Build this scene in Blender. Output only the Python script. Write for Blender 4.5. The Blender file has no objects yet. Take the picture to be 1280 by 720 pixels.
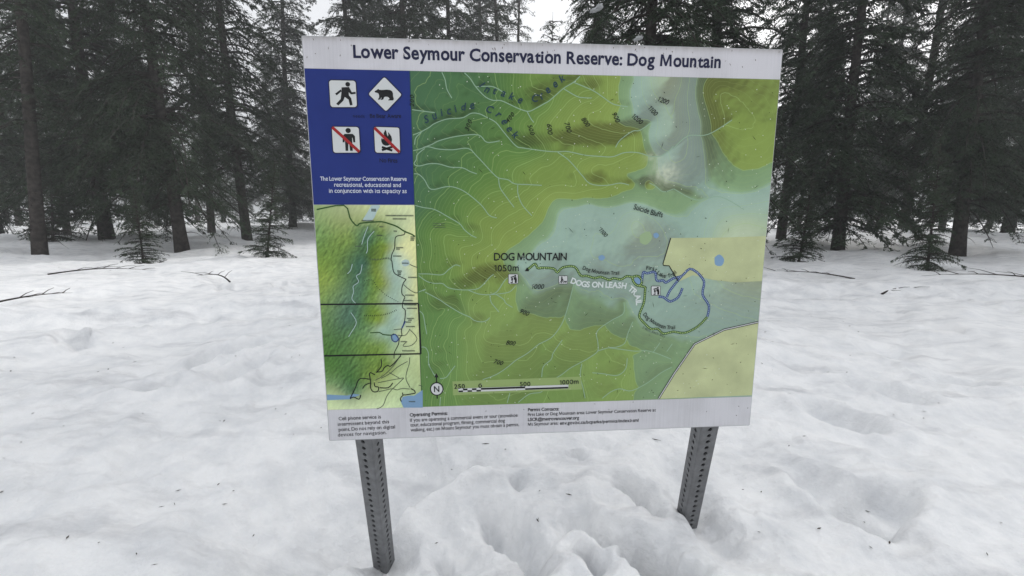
import bpy, bmesh, math, random
import numpy as np
from mathutils import Vector, Matrix

random.seed(7)
rng = np.random.default_rng(11)
R = math.radians
scene = bpy.context.scene
COL = scene.collection

# ------------------------------------------------------------------ camera
FPX = 570.0                                   # focal length in 1280-wide pixels
PITCH = R(9.2)
CAM = np.array([0.0, 0.0, 1.45])
cam_data = bpy.data.cameras.new('camera')
cam_data.sensor_width = 36.0
cam_data.lens = 36.0 * FPX / 1280.0
cam_data.clip_start = 0.05
cam_data.clip_end = 3000
cam = bpy.data.objects.new('camera', cam_data)
COL.objects.link(cam)
cam.location = CAM
cam.rotation_euler = (math.pi / 2 - PITCH, 0, 0)
scene.camera = cam

# ------------------------------------------------------------------ sky, sun, exposure (overcast)
SUN_EL, SUN_AZ = R(34), R(34)                 # azimuth clockwise from +Y: ahead, a little to the right, behind the clouds
world = bpy.data.worlds.new('World')
scene.world = world
world.use_nodes = True
wt = world.node_tree
bg = wt.nodes['Background']
sky = wt.nodes.new('ShaderNodeTexSky')
sky.sky_type = 'NISHITA'
sky.sun_disc = False
sky.sun_elevation = SUN_EL
sky.sun_rotation = SUN_AZ
sky.dust_density = 6.0
sky.air_density = 1.0
sky.ozone_density = 1.0
hs = wt.nodes.new('ShaderNodeHueSaturation')
hs.inputs['Saturation'].default_value = 0.18
wt.links.new(sky.outputs[0], hs.inputs['Color'])
cl = wt.nodes.new('ShaderNodeMix')             # cloud deck: an even white veil over the clear sky
cl.data_type = 'RGBA'
cl.inputs[0].default_value = 0.85
wt.links.new(hs.outputs[0], cl.inputs[6])
cl.inputs[7].default_value = (6.3, 6.45, 6.7, 1)
wt.links.new(cl.outputs[2], bg.inputs['Color'])
bg.inputs['Strength'].default_value = 0.12
sd = bpy.data.lights.new('sun', 'SUN')
sd.energy = 1.5
sd.angle = R(12)
sd.color = (1.0, 0.97, 0.93)
sun = bpy.data.objects.new('sun', sd)
COL.objects.link(sun)
sdir = Vector((math.sin(SUN_AZ) * math.cos(SUN_EL), math.cos(SUN_AZ) * math.cos(SUN_EL), math.sin(SUN_EL)))
sun.rotation_euler = sdir.to_track_quat('Z', 'Y').to_euler()
scene.view_settings.view_transform = 'Standard'
scene.view_settings.look = 'None'
scene.view_settings.gamma = 1.0
scene.view_settings.exposure = 0.53
scene.view_settings.use_curve_mapping = False
scene.render.engine = 'CYCLES'

# ------------------------------------------------------------------ small helpers
def lin(c):
    return tuple((v / 12.92 if v <= 0.04045 else ((v + 0.055) / 1.055) ** 2.4) for v in [x / 255.0 for x in c])

def mat(name, rgb, rough=0.6, spec=0.3, noise=0.0, nscale=30.0, bump=0.0, bscale=60.0, metallic=0.0):
    m = bpy.data.materials.new(name)
    m.use_nodes = True
    nt = m.node_tree
    b = nt.nodes['Principled BSDF']
    b.inputs['Roughness'].default_value = rough
    b.inputs['Specular IOR Level'].default_value = spec
    b.inputs['Metallic'].default_value = metallic
    b.inputs['Base Color'].default_value = (*rgb, 1)
    if noise > 0:
        tc = nt.nodes.new('ShaderNodeTexCoord')
        n = nt.nodes.new('ShaderNodeTexNoise')
        n.inputs['Scale'].default_value = nscale
        n.inputs['Detail'].default_value = 6
        nt.links.new(tc.outputs['Object'], n.inputs['Vector'])
        mp = nt.nodes.new('ShaderNodeMapRange')
        mp.inputs['From Min'].default_value = 0.3
        mp.inputs['From Max'].default_value = 0.7
        mp.inputs['To Min'].default_value = 1 - noise
        mp.inputs['To Max'].default_value = 1 + noise
        nt.links.new(n.outputs['Fac'], mp.inputs['Value'])
        mx = nt.nodes.new('ShaderNodeMix')
        mx.data_type = 'RGBA'
        mx.blend_type = 'MULTIPLY'
        mx.inputs[0].default_value = 1
        mx.inputs[6].default_value = (*rgb, 1)
        cb = nt.nodes.new('ShaderNodeCombineColor')
        for i in range(3):
            nt.links.new(mp.outputs[0], cb.inputs[i])
        nt.links.new(cb.outputs[0], mx.inputs[7])
        nt.links.new(mx.outputs[2], b.inputs['Base Color'])
    if bump > 0:
        tc2 = nt.nodes.new('ShaderNodeTexCoord')
        n2 = nt.nodes.new('ShaderNodeTexNoise')
        n2.inputs['Scale'].default_value = bscale
        n2.inputs['Detail'].default_value = 8
        nt.links.new(tc2.outputs['Object'], n2.inputs['Vector'])
        bp = nt.nodes.new('ShaderNodeBump')
        bp.inputs['Strength'].default_value = bump
        bp.inputs['Distance'].default_value = 0.02
        nt.links.new(n2.outputs['Fac'], bp.inputs['Height'])
        nt.links.new(bp.outputs[0], b.inputs['Normal'])
    return m

def mesh_obj(name, verts, faces, material=None, parent=None, smooth=False):
    me = bpy.data.meshes.new(name)
    me.from_pydata([tuple(v) for v in verts], [], faces)
    me.update()
    if smooth:
        me.polygons.foreach_set('use_smooth', [True] * len(me.polygons))
    if material:
        me.materials.append(material)
    o = bpy.data.objects.new(name, me)
    COL.objects.link(o)
    if parent:
        o.parent = parent
    return o

def fast_mesh(name, verts, tris=None, quads=None, smooth=False, material=None):
    """mesh from numpy arrays of vertices, triangles and quads"""
    me = bpy.data.meshes.new(name)
    verts = np.asarray(verts, dtype=np.float32)
    me.vertices.add(len(verts))
    me.vertices.foreach_set('co', verts.ravel())
    loops, starts, pos = [], [], 0
    for arr, k in ((tris, 3), (quads, 4)):
        if arr is not None and len(arr):
            arr = np.asarray(arr, dtype=np.int32)
            loops.append(arr.ravel())
            starts.append(pos + np.arange(len(arr), dtype=np.int32) * k)
            pos += arr.size
    loops = np.concatenate(loops)
    starts = np.concatenate(starts)
    me.loops.add(len(loops))
    me.loops.foreach_set('vertex_index', loops)
    me.polygons.add(len(starts))
    me.polygons.foreach_set('loop_start', starts)
    me.update(calc_edges=True)
    if smooth:
        me.polygons.foreach_set('use_smooth', np.ones(len(starts), dtype=bool))
    if material:
        me.materials.append(material)
    me.validate()
    return me

def link(name, me, parent=None):
    o = bpy.data.objects.new(name, me)
    COL.objects.link(o)
    if parent:
        o.parent = parent
    return o

def empty(name, loc=(0, 0, 0), rz=0.0):
    o = bpy.data.objects.new(name, None)
    COL.objects.link(o)
    o.location = loc
    o.rotation_euler = (0, 0, rz)
    return o

def tag(o, label=None, cat=None, group=None, kind=None):
    if label: o['label'] = label
    if cat: o['category'] = cat
    if group: o['group'] = group
    if kind: o['kind'] = kind
    return o

# Perlin noise in numpy
_perm = np.random.default_rng(3).permutation(512)
_perm = np.concatenate([_perm, _perm, _perm])
_ga = np.random.default_rng(5).uniform(0, 2 * np.pi, 512)
def perlin(x, y):
    xi = np.floor(x).astype(int); yi = np.floor(y).astype(int)
    xf = x - xi; yf = y - yi
    u = xf * xf * xf * (xf * (xf * 6 - 15) + 10)
    v = yf * yf * yf * (yf * (yf * 6 - 15) + 10)
    def g(ix, iy, dx, dy):
        h = _perm[(_perm[ix & 511] + iy) & 511]
        a = _ga[h]
        return np.cos(a) * dx + np.sin(a) * dy
    n00 = g(xi, yi, xf, yf); n10 = g(xi + 1, yi, xf - 1, yf)
    n01 = g(xi, yi + 1, xf, yf - 1); n11 = g(xi + 1, yi + 1, xf - 1, yf - 1)
    a = n00 + u * (n10 - n00); b = n01 + u * (n11 - n01)
    return (a + v * (b - a)) * 1.4
def fbm(x, y, octaves=4, gain=0.5):
    s = 0; amp = 1; f = 1
    for k in range(octaves):
        s = s + amp * perlin(x * f + 17.3 * k, y * f - 9.1 * k)
        amp *= gain; f *= 2.03
    return s

def smooth_line(pts, n=6):
    pts = [np.array(p, float) for p in pts]
    if len(pts) < 3:
        return pts
    out = []
    for i in range(len(pts) - 1):
        p0 = pts[max(i - 1, 0)]; p1 = pts[i]; p2 = pts[i + 1]; p3 = pts[min(i + 2, len(pts) - 1)]
        for k in range(n):
            t = k / n
            out.append(0.5 * ((2 * p1) + (-p0 + p2) * t + (2 * p0 - 5 * p1 + 4 * p2 - p3) * t * t + (-p0 + 3 * p1 - 3 * p2 + p3) * t ** 3))
    out.append(pts[-1])
    return out

# ------------------------------------------------------------------ geometry of the sign's plane
FWD = np.array([0, math.cos(PITCH), -math.sin(PITCH)])
UPV = np.array([0, math.sin(PITCH), math.cos(PITCH)])
RGT = np.array([1.0, 0, 0])
def ray(px, py):
    return RGT * ((px - 640) / FPX) - UPV * ((py - 360) / FPX) + FWD
PSI = R(4.42)
U = np.array([math.cos(PSI), math.sin(PSI), 0])
N = np.array([math.sin(PSI), -math.cos(PSI), 0])
P0 = CAM + ray(463, 551) * 1.17
GROUND = 0.45
ORIG = np.array([P0[0], P0[1], GROUND])
def P(px, py):
    """place on the sign's face (metres along it, metres up) measured off the photograph"""
    d = ray(px, py)
    w = CAM + d * (np.dot(P0 - CAM, N) / np.dot(d, N)) - ORIG
    return np.array([np.dot(w, U), w[2]])
def toW(s, t):
    return ORIG + np.multiply.outer(s, U) + np.multiply.outer(t, np.array([0, 0, 1.0]))
def pix(s, t):
    w = toW(s, t) - CAM
    z = w @ FWD
    return 640 + FPX * (w @ RGT) / z, 360 - FPX * (w @ UPV) / z
PXM = 1.2 / FPX                                # one photo pixel on the sign, metres

# ================================================================== SNOW GROUND
def ground_px(px, py, z=GROUND):
    d = ray(px, py)
    k = (z - CAM[2]) / d[2]
    return (CAM + d * k)[:2]

def seg_dist(x, y, pts):
    """distance to a polyline, and position 0..1 along it, and side"""
    best = np.full(x.shape, 1e9); along = np.zeros(x.shape); side = np.zeros(x.shape)
    pts = [np.array(p) for p in pts]
    for i in range(len(pts) - 1):
        a, b = pts[i], pts[i + 1]
        ab = b - a
        t = np.clip(((x - a[0]) * ab[0] + (y - a[1]) * ab[1]) / (ab @ ab + 1e-12), 0, 1)
        dx = x - (a[0] + t * ab[0]); dy = y - (a[1] + t * ab[1])
        d = np.hypot(dx, dy)
        m = d < best
        best = np.where(m, d, best)
        along = np.where(m, (i + t) / (len(pts) - 1), along)
        side = np.where(m, np.sign(ab[0] * dy - ab[1] * dx), side)
    return best, along, side

def sstep(a, b, x):
    t = np.clip((x - a) / (b - a), 0, 1)
    return t * t * (3 - 2 * t)

DOWN = RGT * (-83) - UPV * 985 + FWD * 570      # the way the near post runs down into the snow
DOWN = DOWN / np.linalg.norm(DOWN)
_d = ray(460.5, 551)
POST_TOP = CAM + _d * (np.dot(P0 - N * 0.085 - CAM, N) / np.dot(_d, N))
for _k in range(400):
    _q = POST_TOP + DOWN * (_k * 0.003)
    if 360 - FPX * ((_q - CAM) @ UPV) / ((_q - CAM) @ FWD) > 712:
        break
POST_BASE = _q[:2]; POST_Z = _q[2]
WELLS = []                                      # trunks standing in the snow; filled as the trees are placed
def snow_h(x, y):
    z = snow_raw(x, y)
    off = POST_Z - float(snow_raw(np.array([POST_BASE[0]]), np.array([POST_BASE[1]]))[0])
    dp = np.hypot(x - POST_BASE[0], y - POST_BASE[1])
    return z + off * np.exp(-(dp / 0.40) ** 2)
def snow_raw(x, y):
    r = np.hypot(x, y)
    z = np.full(x.shape, GROUND)
    # rolling banks, wide to narrow
    z = z + 0.35 * fbm(x * 0.07 + 3, y * 0.07 + 1, 3) * sstep(4, 25, r)
    z = z + 0.11 * fbm(x * 0.42 + 8.2, y * 0.42 + 2.7, 3) * sstep(1.6, 4.0, r)
    z = z + 0.040 * fbm(x * 1.9 + 1.2, y * 1.9 + 5.7, 4)
    # long streaks running away to the left
    a = R(38)
    xr = x * math.cos(a) + y * math.sin(a); yr = -x * math.sin(a) + y * math.cos(a)
    z = z + 0.013 * fbm(xr * 5.5, yr * 2.2, 4) * sstep(9, 3, r)
    lump = fbm(x * 9 + 4, y * 9, 3)
    z = z + (0.006 * lump + 0.012 * np.maximum(lump - 0.35, 0) + 0.0032 * fbm(x * 22, y * 22, 3)) * sstep(14, 4, r)
    # bank that climbs behind the sign and rim of the near hump
    z = z + 0.20 * sstep(1.75, 3.2, y) * sstep(3.0, 0.5, np.abs(x - 0.1))
    rim = [ground_px(*p) for p in ((380, 700), (440, 662), (488, 622), (512, 604), (538, 592), (570, 588), (592, 580), (650, 584), (760, 596), (900, 600))]
    d, al, sd_ = seg_dist(x, y, rim)
    behind = sd_ > 0
    z = z - np.where(behind, 0.20 * sstep(0.0, 0.04, d) * np.exp(-d / 0.40) * sstep(0.85, 0.45, al), 0)
    z = z + 0.035 * np.exp(-(d / 0.08) ** 2) * sstep(1.0, 0.5, al)
    # furrows
    for pts, dep, wid in (
        (((598, 598), (612, 618), (630, 640), (645, 660), (660, 680), (672, 705)), 0.085, 0.042),
        (((540, 640), (550, 668), (558, 695), (566, 722)), 0.035, 0.018),
        (((708, 628), (722, 650), (745, 668), (775, 682), (800, 698), (822, 716), (850, 745)), 0.10, 0.040),
        (((780, 690), (806, 704), (824, 722)), 0.12, 0.060),
        (((720, 690), (735, 704), (752, 724)), 0.06, 0.022),
        (((762, 604), (784, 610), (800, 622), (812, 634), (822, 644)), 0.085, 0.036),
        (((792, 640), (820, 643)), 0.05, 0.022),
        (((835, 560), (850, 600), (880, 650), (930, 700)), 0.05, 0.05),
        (((596, 552), (608, 562), (618, 572)), 0.04, 0.04),
        (((645, 585), (652, 596)), 0.03, 0.025),
        (((720, 562), (728, 570)), 0.03, 0.03),
        (((690, 640), (700, 670), (712, 700)), 0.025, 0.03),
        (((728, 552), (765, 553)), 0.03, 0.035)):
        line = smooth_line([ground_px(*p) for p in pts], 4)
        wob = 0.016 * fbm(x * 11, y * 11, 3)
        d, al, _ = seg_dist(x + wob, y + wob, line)
        z = z - 1.35 * dep * np.exp(-(d / (1.1 * wid)) ** 2) * sstep(0, 0.25, al) * (1 - 0.6 * sstep(0.8, 1.0, al))
        z = z + 0.25 * dep * np.exp(-((d - 2.2 * wid) / (1.0 * wid)) ** 2)
    # hollow melted round the post
    dp = np.hypot(x - POST_BASE[0], y - POST_BASE[1])
    z = z - 0.060 * np.exp(-(dp / 0.07) ** 2) + 0.020 * np.exp(-((dp - 0.14) / 0.05) ** 2)
    # packed footpath crossing behind the sign, with boot prints
    cy = 5.0 + 0.10 * x + 0.55 * np.sin(x * 0.33 + 0.6)
    dpth = np.abs(y - cy) + 0.10 * fbm(x * 1.3, y * 1.3, 2)
    on = (1 - sstep(0.38, 0.62, dpth)) * (y > 0)
    z = z - 0.13 * on + 0.035 * np.exp(-((dpth - 0.72) / 0.16) ** 2) * (y > 0)
    pr = np.random.default_rng(77)
    for k in range(150):
        px_ = -14 + 28 * k / 150 + pr.normal(0, 0.06)
        py_ = 5.0 + 0.10 * px_ + 0.55 * math.sin(px_ * 0.33 + 0.6) + pr.choice([-1, 1]) * pr.uniform(0.03, 0.30)
        a_ = math.atan(0.10 + 0.18 * math.cos(px_ * 0.33 + 0.6)) + pr.normal(0, 0.2)
        near = (np.abs(x - px_) < 0.5) & (np.abs(y - py_) < 0.5)
        if not near.any(): continue
        ex = (x - px_) * math.cos(a_) + (y - py_) * math.sin(a_); ey = -(x - px_) * math.sin(a_) + (y - py_) * math.cos(a_)
        q = np.sqrt((ex / 0.15) ** 2 + (ey / 0.065) ** 2)
        z = z - pr.uniform(0.03, 0.07) * (1 - sstep(0.7, 1.15, q))
    for wx, wy, wr in WELLS:
        d_ = np.hypot(x - wx, y - wy)
        z = z - 0.22 * wr * np.exp(-(d_ / (0.55 * wr)) ** 2) + 0.07 * wr * np.exp(-((d_ - 1.2 * wr) / (0.5 * wr)) ** 2)
    # trodden places to the sides of the sign
    hole_rng = np.random.default_rng(21)
    for k in range(70):
        an = hole_rng.uniform(-1.25, 1.25); rr = hole_rng.uniform(1.8, 9)
        cx, cy = rr * math.sin(an), rr * math.cos(an)
        if abs(cx) < 1.1 and cy < 3.2:
            continue
        an2 = hole_rng.uniform(0, 3.14)
        ex = (x - cx) * math.cos(an2) + (y - cy) * math.sin(an2)
        ey = -(x - cx) * math.sin(an2) + (y - cy) * math.cos(an2)
        q = np.sqrt((ex / 0.17) ** 2 + (ey / 0.09) ** 2)
        z = z - hole_rng.uniform(0.05, 0.12) * (1 - sstep(0.6, 1.25, q)) + 0.02 * np.exp(-((q - 1.5) / 0.35) ** 2)
    return z

def make_snow():
    ang = np.concatenate([np.linspace(-math.pi, -1.15, 40)[:-1], np.linspace(-1.15, 1.15, 640), np.linspace(1.15, math.pi, 40)[1:]])
    rad = np.concatenate([[0.02, 0.25], np.exp(np.linspace(math.log(0.6), math.log(4.0), 360)), np.exp(np.linspace(math.log(4.0), math.log(420), 170))[1:]])
    A, Rr = np.meshgrid(ang, rad)
    X = Rr * np.sin(A); Y = Rr * np.cos(A)
    Z = snow_h(X, Y)
    nr, na = X.shape
    V = np.stack([X.ravel(), Y.ravel(), Z.ravel()], 1)
    i = np.arange(nr - 1)[:, None] * na + np.arange(na - 1)[None, :]
    q = np.stack([i, i + 1, i + na + 1, i + na], -1).reshape(-1, 4)
    q = q[:, ::-1]
    m = bpy.data.materials.new('snow')
    m.use_nodes = True
    nt = m.node_tree
    b = nt.nodes['Principled BSDF']
    b.inputs['Roughness'].default_value = 0.62
    b.inputs['Specular IOR Level'].default_value = 0.25
    tc = nt.nodes.new('ShaderNodeTexCoord')
    n = nt.nodes.new('ShaderNodeTexNoise'); n.inputs['Scale'].default_value = 5; n.inputs['Detail'].default_value = 8; n.inputs['Roughness'].default_value = 0.65
    nt.links.new(tc.outputs['Object'], n.inputs['Vector'])
    cr = nt.nodes.new('ShaderNodeValToRGB')
    cr.color_ramp.elements[0].position = 0.30; cr.color_ramp.elements[0].color = (0.70, 0.715, 0.735, 1)
    cr.color_ramp.elements[1].position = 0.60; cr.color_ramp.elements[1].color = (0.87, 0.875, 0.88, 1)
    nt.links.new(n.outputs['Fac'], cr.inputs[0])
    mpd = nt.nodes.new('ShaderNodeMapping'); mpd.inputs['Rotation'].default_value = (0, 0, R(-52)); mpd.inputs['Scale'].default_value = (1.7, 6.5, 2)
    nt.links.new(tc.outputs['Object'], mpd.inputs[0])
    nd = nt.nodes.new('ShaderNodeTexNoise'); nd.inputs['Scale'].default_value = 1; nd.inputs['Detail'].default_value = 7; nd.inputs['Roughness'].default_value = 0.6
    nt.links.new(mpd.outputs[0], nd.inputs['Vector'])
    crd = nt.nodes.new('ShaderNodeValToRGB')
    crd.color_ramp.elements[0].position = 0.53; crd.color_ramp.elements[0].color = (1, 1, 1, 1)
    crd.color_ramp.elements[1].position = 0.74; crd.color_ramp.elements[1].color = (0.72, 0.72, 0.73, 1)
    nt.links.new(nd.outputs['Fac'], crd.inputs[0])
    mxd = nt.nodes.new('ShaderNodeMix'); mxd.data_type = 'RGBA'; mxd.blend_type = 'MULTIPLY'; mxd.inputs[0].default_value = 1
    nt.links.new(cr.outputs[0], mxd.inputs[6]); nt.links.new(crd.outputs[0], mxd.inputs[7])
    nt.links.new(mxd.outputs[2], b.inputs['Base Color'])
    n2 = nt.nodes.new('ShaderNodeTexNoise'); n2.inputs['Scale'].default_value = 55; n2.inputs['Detail'].default_value = 9; n2.inputs['Roughness'].default_value = 0.6
    nt.links.new(tc.outputs['Object'], n2.inputs['Vector'])
    bp = nt.nodes.new('ShaderNodeBump'); bp.inputs['Strength'].default_value = 0.6; bp.inputs['Distance'].default_value = 0.012
    nt.links.new(n2.outputs['Fac'], bp.inputs['Height'])
    nt.links.new(bp.outputs[0], b.inputs['Normal'])
    me = fast_mesh('snow_ground', V, quads=q, smooth=True, material=m)
    o = link('snow_ground', me)
    tag(o, 'uneven furrowed old snow covering the ground under the sign', 'snow', kind='structure')
    return o

# ================================================================== THE SIGN
sign = empty('trail_sign', ORIG, PSI)
tag(sign, 'large trail map sign with white title band on perforated steel posts', 'sign')
M_white = mat('header_white', lin((214, 214, 218)), 0.5, 0.3, 0.05, 14)
M_navy = mat('navy_ink', lin((28, 32, 62)), 0.5, 0.3)
M_black = mat('black_ink', lin((20, 22, 24)), 0.5, 0.3)
M_text = mat('footer_ink', lin((22, 22, 26)), 0.5, 0.3)
M_blue = mat('blue_panel', lin((40, 55, 121)), 0.5, 0.15, 0.06, 10)
M_bluetext = mat('dark_blue_ink', lin((12, 15, 40)), 0.5, 0.3)
M_paletext = mat('pale_ink', lin((206, 212, 224)), 0.5, 0.3)
M_icon = mat('icon_white', lin((204, 207, 207)), 0.5, 0.3)
M_red = mat('red_ink', lin((158, 34, 38)), 0.5, 0.3)
M_stream = mat('stream_ink', lin((146, 176, 150)), 0.5, 0.3)
M_trailgreen = mat('trail_green_ink', lin((52, 88, 40)), 0.5, 0.3)
M_traildash = mat('trail_dash_ink', lin((178, 204, 132)), 0.5, 0.3)
M_trailblue = mat('trail_blue_ink', lin((58, 76, 128)), 0.5, 0.3)
M_traildashb = mat('trail_blue_dash_ink', lin((150, 172, 200)), 0.5, 0.3)
M_lake = mat('lake_ink', lin((124, 158, 190)), 0.5, 0.3)
M_beige = mat('beige_ink', lin((186, 194, 148)), 0.5, 0.3, 0.14, 14)
M_meadow = mat('meadow_ink', lin((154, 178, 138)), 0.5, 0.2)
M_creek = mat('creek_name_ink', lin((38, 64, 78)), 0.5, 0.3)
M_leash = mat('leash_ink', lin((214, 222, 220)), 0.5, 0.3)
M_scaleband = mat('scale_band_ink', lin((146, 168, 106)), 0.5, 0.3)
M_pale = mat('inset_line_ink', lin((176, 198, 196)), 0.5, 0.3)
M_dim = mat('inset_small_ink', lin((70, 82, 70)), 0.5, 0.3)
M_alu = mat('panel_aluminium', (0.42, 0.43, 0.44), 0.45, 0.5, 0.1, 20)
M_grime = mat('grime', lin((92, 84, 70)), 0.9, 0.1)
M_bit = mat('needle_bits', lin((34, 34, 22)), 0.8, 0.2)
M_speck = mat('frost_specks', lin((206, 214, 196)), 0.5, 0.3)

# sign extent along its face
S_L = P(394, 300)[0]; S_R = P(958, 300)[0]
T_TOP = 0.5 * (P(437, 46)[1] + P(842, 57.5)[1]); T_BOT = 0.5 * (P(437, 551)[1] + P(842, 535)[1])
T_MT = 0.5 * (P(512, 88)[1] + P(842, 96.3)[1]); T_MB = 0.5 * (P(530, 509.9)[1] + P(842, 497.8)[1])
S_MAP = 0.5 * (P(512.3, 92)[0] + P(527.5, 508)[0])
T_BLUE = 0.5 * (P(440, 255.8)[1] + P(517, 256)[1])
print('sign', S_L, S_R, T_TOP, T_BOT, 'map', T_MT, T_MB, S_MAP, [P(512.3, 92)[0], P(527.5, 508)[0]], [P(437, 46)[1], P(842, 57.5)[1]], [P(437, 551)[1], P(842, 535)[1]])

def rect(name, s0, s1, t0, t1, layer, m, parent=sign):
    y = -layer * 0.00025
    return mesh_obj(name, [(s0, y, t0), (s1, y, t0), (s1, y, t1), (s0, y, t1)], [(0, 1, 2, 3)], m, parent)

def poly(name, pts, layer, m, parent, px=True, curved=0):
    if px:
        pts = [P(*p) for p in pts]
    if curved:
        pts = smooth_line(list(pts) + [pts[0]], curved)[:-1]
    pts = [np.array([min(max(p[0], S_L + 0.0025), S_R - 0.0025), p[1]]) for p in pts]
    y = -layer * 0.00025
    # keep faces pointing at the reader
    ar = sum(pts[i][0] * pts[(i + 1) % len(pts)][1] - pts[(i + 1) % len(pts)][0] * pts[i][1] for i in range(len(pts)))
    if ar < 0:
        pts = pts[::-1]
    return mesh_obj(name, [(p[0], y, p[1]) for p in pts], [tuple(range(len(pts)))], m, parent)

def strip_geo(pts, w, layer, closed=False):
    pts = [np.array(p) for p in pts]
    n = len(pts)
    y = -layer * 0.00025
    V, F = [], []
    for i in range(n):
        if closed:
            a, b = pts[i - 1], pts[(i + 1) % n]
        else:
            a, b = pts[max(i - 1, 0)], pts[min(i + 1, n - 1)]
        d = b - a
        d = d / (np.linalg.norm(d) + 1e-12)
        nn = np.array([-d[1], d[0]]) * w / 2
        V += [(pts[i][0] + nn[0], y, pts[i][1] + nn[1]), (pts[i][0] - nn[0], y, pts[i][1] - nn[1])]
    for i in range(n - 1 if not closed else n):
        j = (i + 1) % n
        F.append((2 * i + 1, 2 * j + 1, 2 * j, 2 * i))
    return V, F

def line(name, pts, wpx, layer, m, parent, smooth=5, px=True, closed=False):
    if px:
        pts = [P(*p) for p in pts]
    if smooth:
        pts = smooth_line(pts + [pts[0]] if closed else pts, smooth)
        if closed:
            pts = pts[:-1]
    pts = [np.array([min(max(p[0], S_L + 0.0025), S_R - 0.0025), p[1]]) for p in pts]
    pts = [p for i, p in enumerate(pts) if i == 0 or np.linalg.norm(p - pts[i - 1]) > 1e-5]
    V, F = strip_geo(pts, wpx * PXM, layer, closed)
    return mesh_obj(name, V, F, m, parent)

def dashes(name, pts, wpx, on, off, layer, m, parent, px=True):
    if px:
        pts = [P(*p) for p in pts]
    pts = np.array(smooth_line(pts, 6))
    seg = np.linalg.norm(np.diff(pts, axis=0), axis=1)
    cum = np.concatenate([[0], np.cumsum(seg)])
    V, F, d = [], [], 0
    on *= PXM; off *= PXM
    while d < cum[-1]:
        q = [np.array([np.interp(v, cum, pts[:, 0]), np.interp(v, cum, pts[:, 1])]) for v in (d, min(d + on, cum[-1]))]
        if np.linalg.norm(q[1] - q[0]) > 1e-5:
            v, f = strip_geo(q, wpx * PXM, layer)
            b = len(V)
            V += v
            F += [tuple(k + b for k in ff) for ff in f]
        d += on + off
    return mesh_obj(name, V, F, m, parent)

# ---- lettering
_cache = {}
def poly2(pts):
    return np.array(pts, np.float32), [tuple(range(len(pts)))]
def glyph(c, bold=0.0, shear=0.0):
    """one character of the built-in font, outline thickened by bold; M and 1 drawn here"""
    key = (c, bold, shear)
    if key in _cache:
        return _cache[key]
    if c == 'M':
        w = 0.085 + 2 * bold; H = 0.70; W = 0.76
        v, f = poly2([(0, 0), (w, 0), (w + 0.012, H * 0.70), (W / 2 - w * 0.42, 0.02), (W / 2 + w * 0.42, 0.02), (W - w - 0.012, H * 0.70), (W - w, 0), (W, 0), (W - 0.035, H), (W - 0.035 - w * 1.15, H), (W / 2, 0.23), (0.035 + w * 1.15, H), (0.035, H)])
        v[:, 0] += 0.06
        f = [(0, 1, 2, 11, 12), (2, 3, 10, 11), (3, 4, 10), (4, 5, 9, 10), (5, 6, 7, 8, 9)]
    elif c == '1':
        w = 0.075 + 2 * bold; H = 0.68
        v, f = poly2([(0.20, 0), (0.20 + w, 0), (0.20 + w, H), (0.20 + w * 0.2, H), (0.05, H - 0.10), (0.07, H - 0.10 - w * 0.8), (0.20, H - 0.10)])
        f = [(0, 1, 2, 3, 6), (3, 4, 5, 6)]
    else:
        cu = bpy.data.curves.new('t', 'FONT')
        cu.body = c
        cu.size = 1.0
        cu.resolution_u = 3
        cu.offset = bold
        ob = bpy.data.objects.new('t', cu)
        COL.objects.link(ob)
        dg = bpy.context.evaluated_depsgraph_get()
        me = bpy.data.meshes.new_from_object(ob.evaluated_get(dg))
        v = np.empty(len(me.vertices) * 3, np.float32)
        me.vertices.foreach_get('co', v)
        v = v.reshape(-1, 3)[:, :2].copy()
        f = [tuple(p.vertices) for p in me.polygons]
        bpy.data.objects.remove(ob)
        bpy.data.curves.remove(cu)
        bpy.data.meshes.remove(me)
        if c in 'acemnorsuvwxzgpqy':             # taller small letters, as on the sign
            v[:, 1] = np.where(v[:, 1] > 0, v[:, 1] * 1.12, v[:, 1])
    v = v.copy()
    v[:, 0] += shear * v[:, 1]
    _cache[key] = (v, f)
    return _cache[key]
SIDE = 0.075
def advance(c):
    if c == ' ':
        return 0.27
    v = glyph(c)[0]
    side = 0.115 if c in 'HIMNUilhnmu1dbpq' else (0.035 if c in 'AVWTYvwykKxrtLfFJ7.,/' else SIDE)
    return float(np.ptp(v[:, 0])) + side
def glyphs(s, bold=0.0, track=0.0, shear=0.0):
    V, F, x = [], [], 0.0
    n = 0
    for c in s:
        if c != ' ':
            v, f = glyph(c, bold, shear)
            v0 = glyph(c)[0][:, 0].min()
            q = v.copy()
            q[:, 0] += x - v0
            V.append(q)
            F += [tuple(i + n for i in ff) for ff in f]
            n += len(v)
        x += advance(c) + track
    return np.concatenate(V), F
CAPH = 0.70
def text(s, p0, p1, cap, m, parent, layer=8, bold=0.0, shear=0.0, prefix=None, name='lettering'):
    """lettering from p0 to p1 on its baseline (photo pixels), cap height in pixels; letter spacing takes up the slack"""
    a, b = P(*p0), P(*p1)
    L = np.linalg.norm(b - a)
    sy = cap * PXM / CAPH
    ref = prefix or s
    w0 = np.ptp(glyphs(ref, bold, 0, shear)[0][:, 0])
    track = (L / sy - w0) / max(len(ref) - 1, 1)
    track = min(max(track, -0.02), 0.045)
    w1 = np.ptp(glyphs(ref, bold, track, shear)[0][:, 0])
    sx = L / w1
    v, f = glyphs(s, bold, track, shear)
    x0 = v[:, 0].min()
    ux = (b - a) / L
    uy = np.array([-ux[1], ux[0]])
    q = a + np.outer((v[:, 0] - x0) * sx, ux) + np.outer(v[:, 1] * sy, uy)
    y = -layer * 0.00025
    return mesh_obj(name, np.stack([q[:, 0], np.full(len(q), y), q[:, 1]], 1), f, m, parent)

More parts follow.
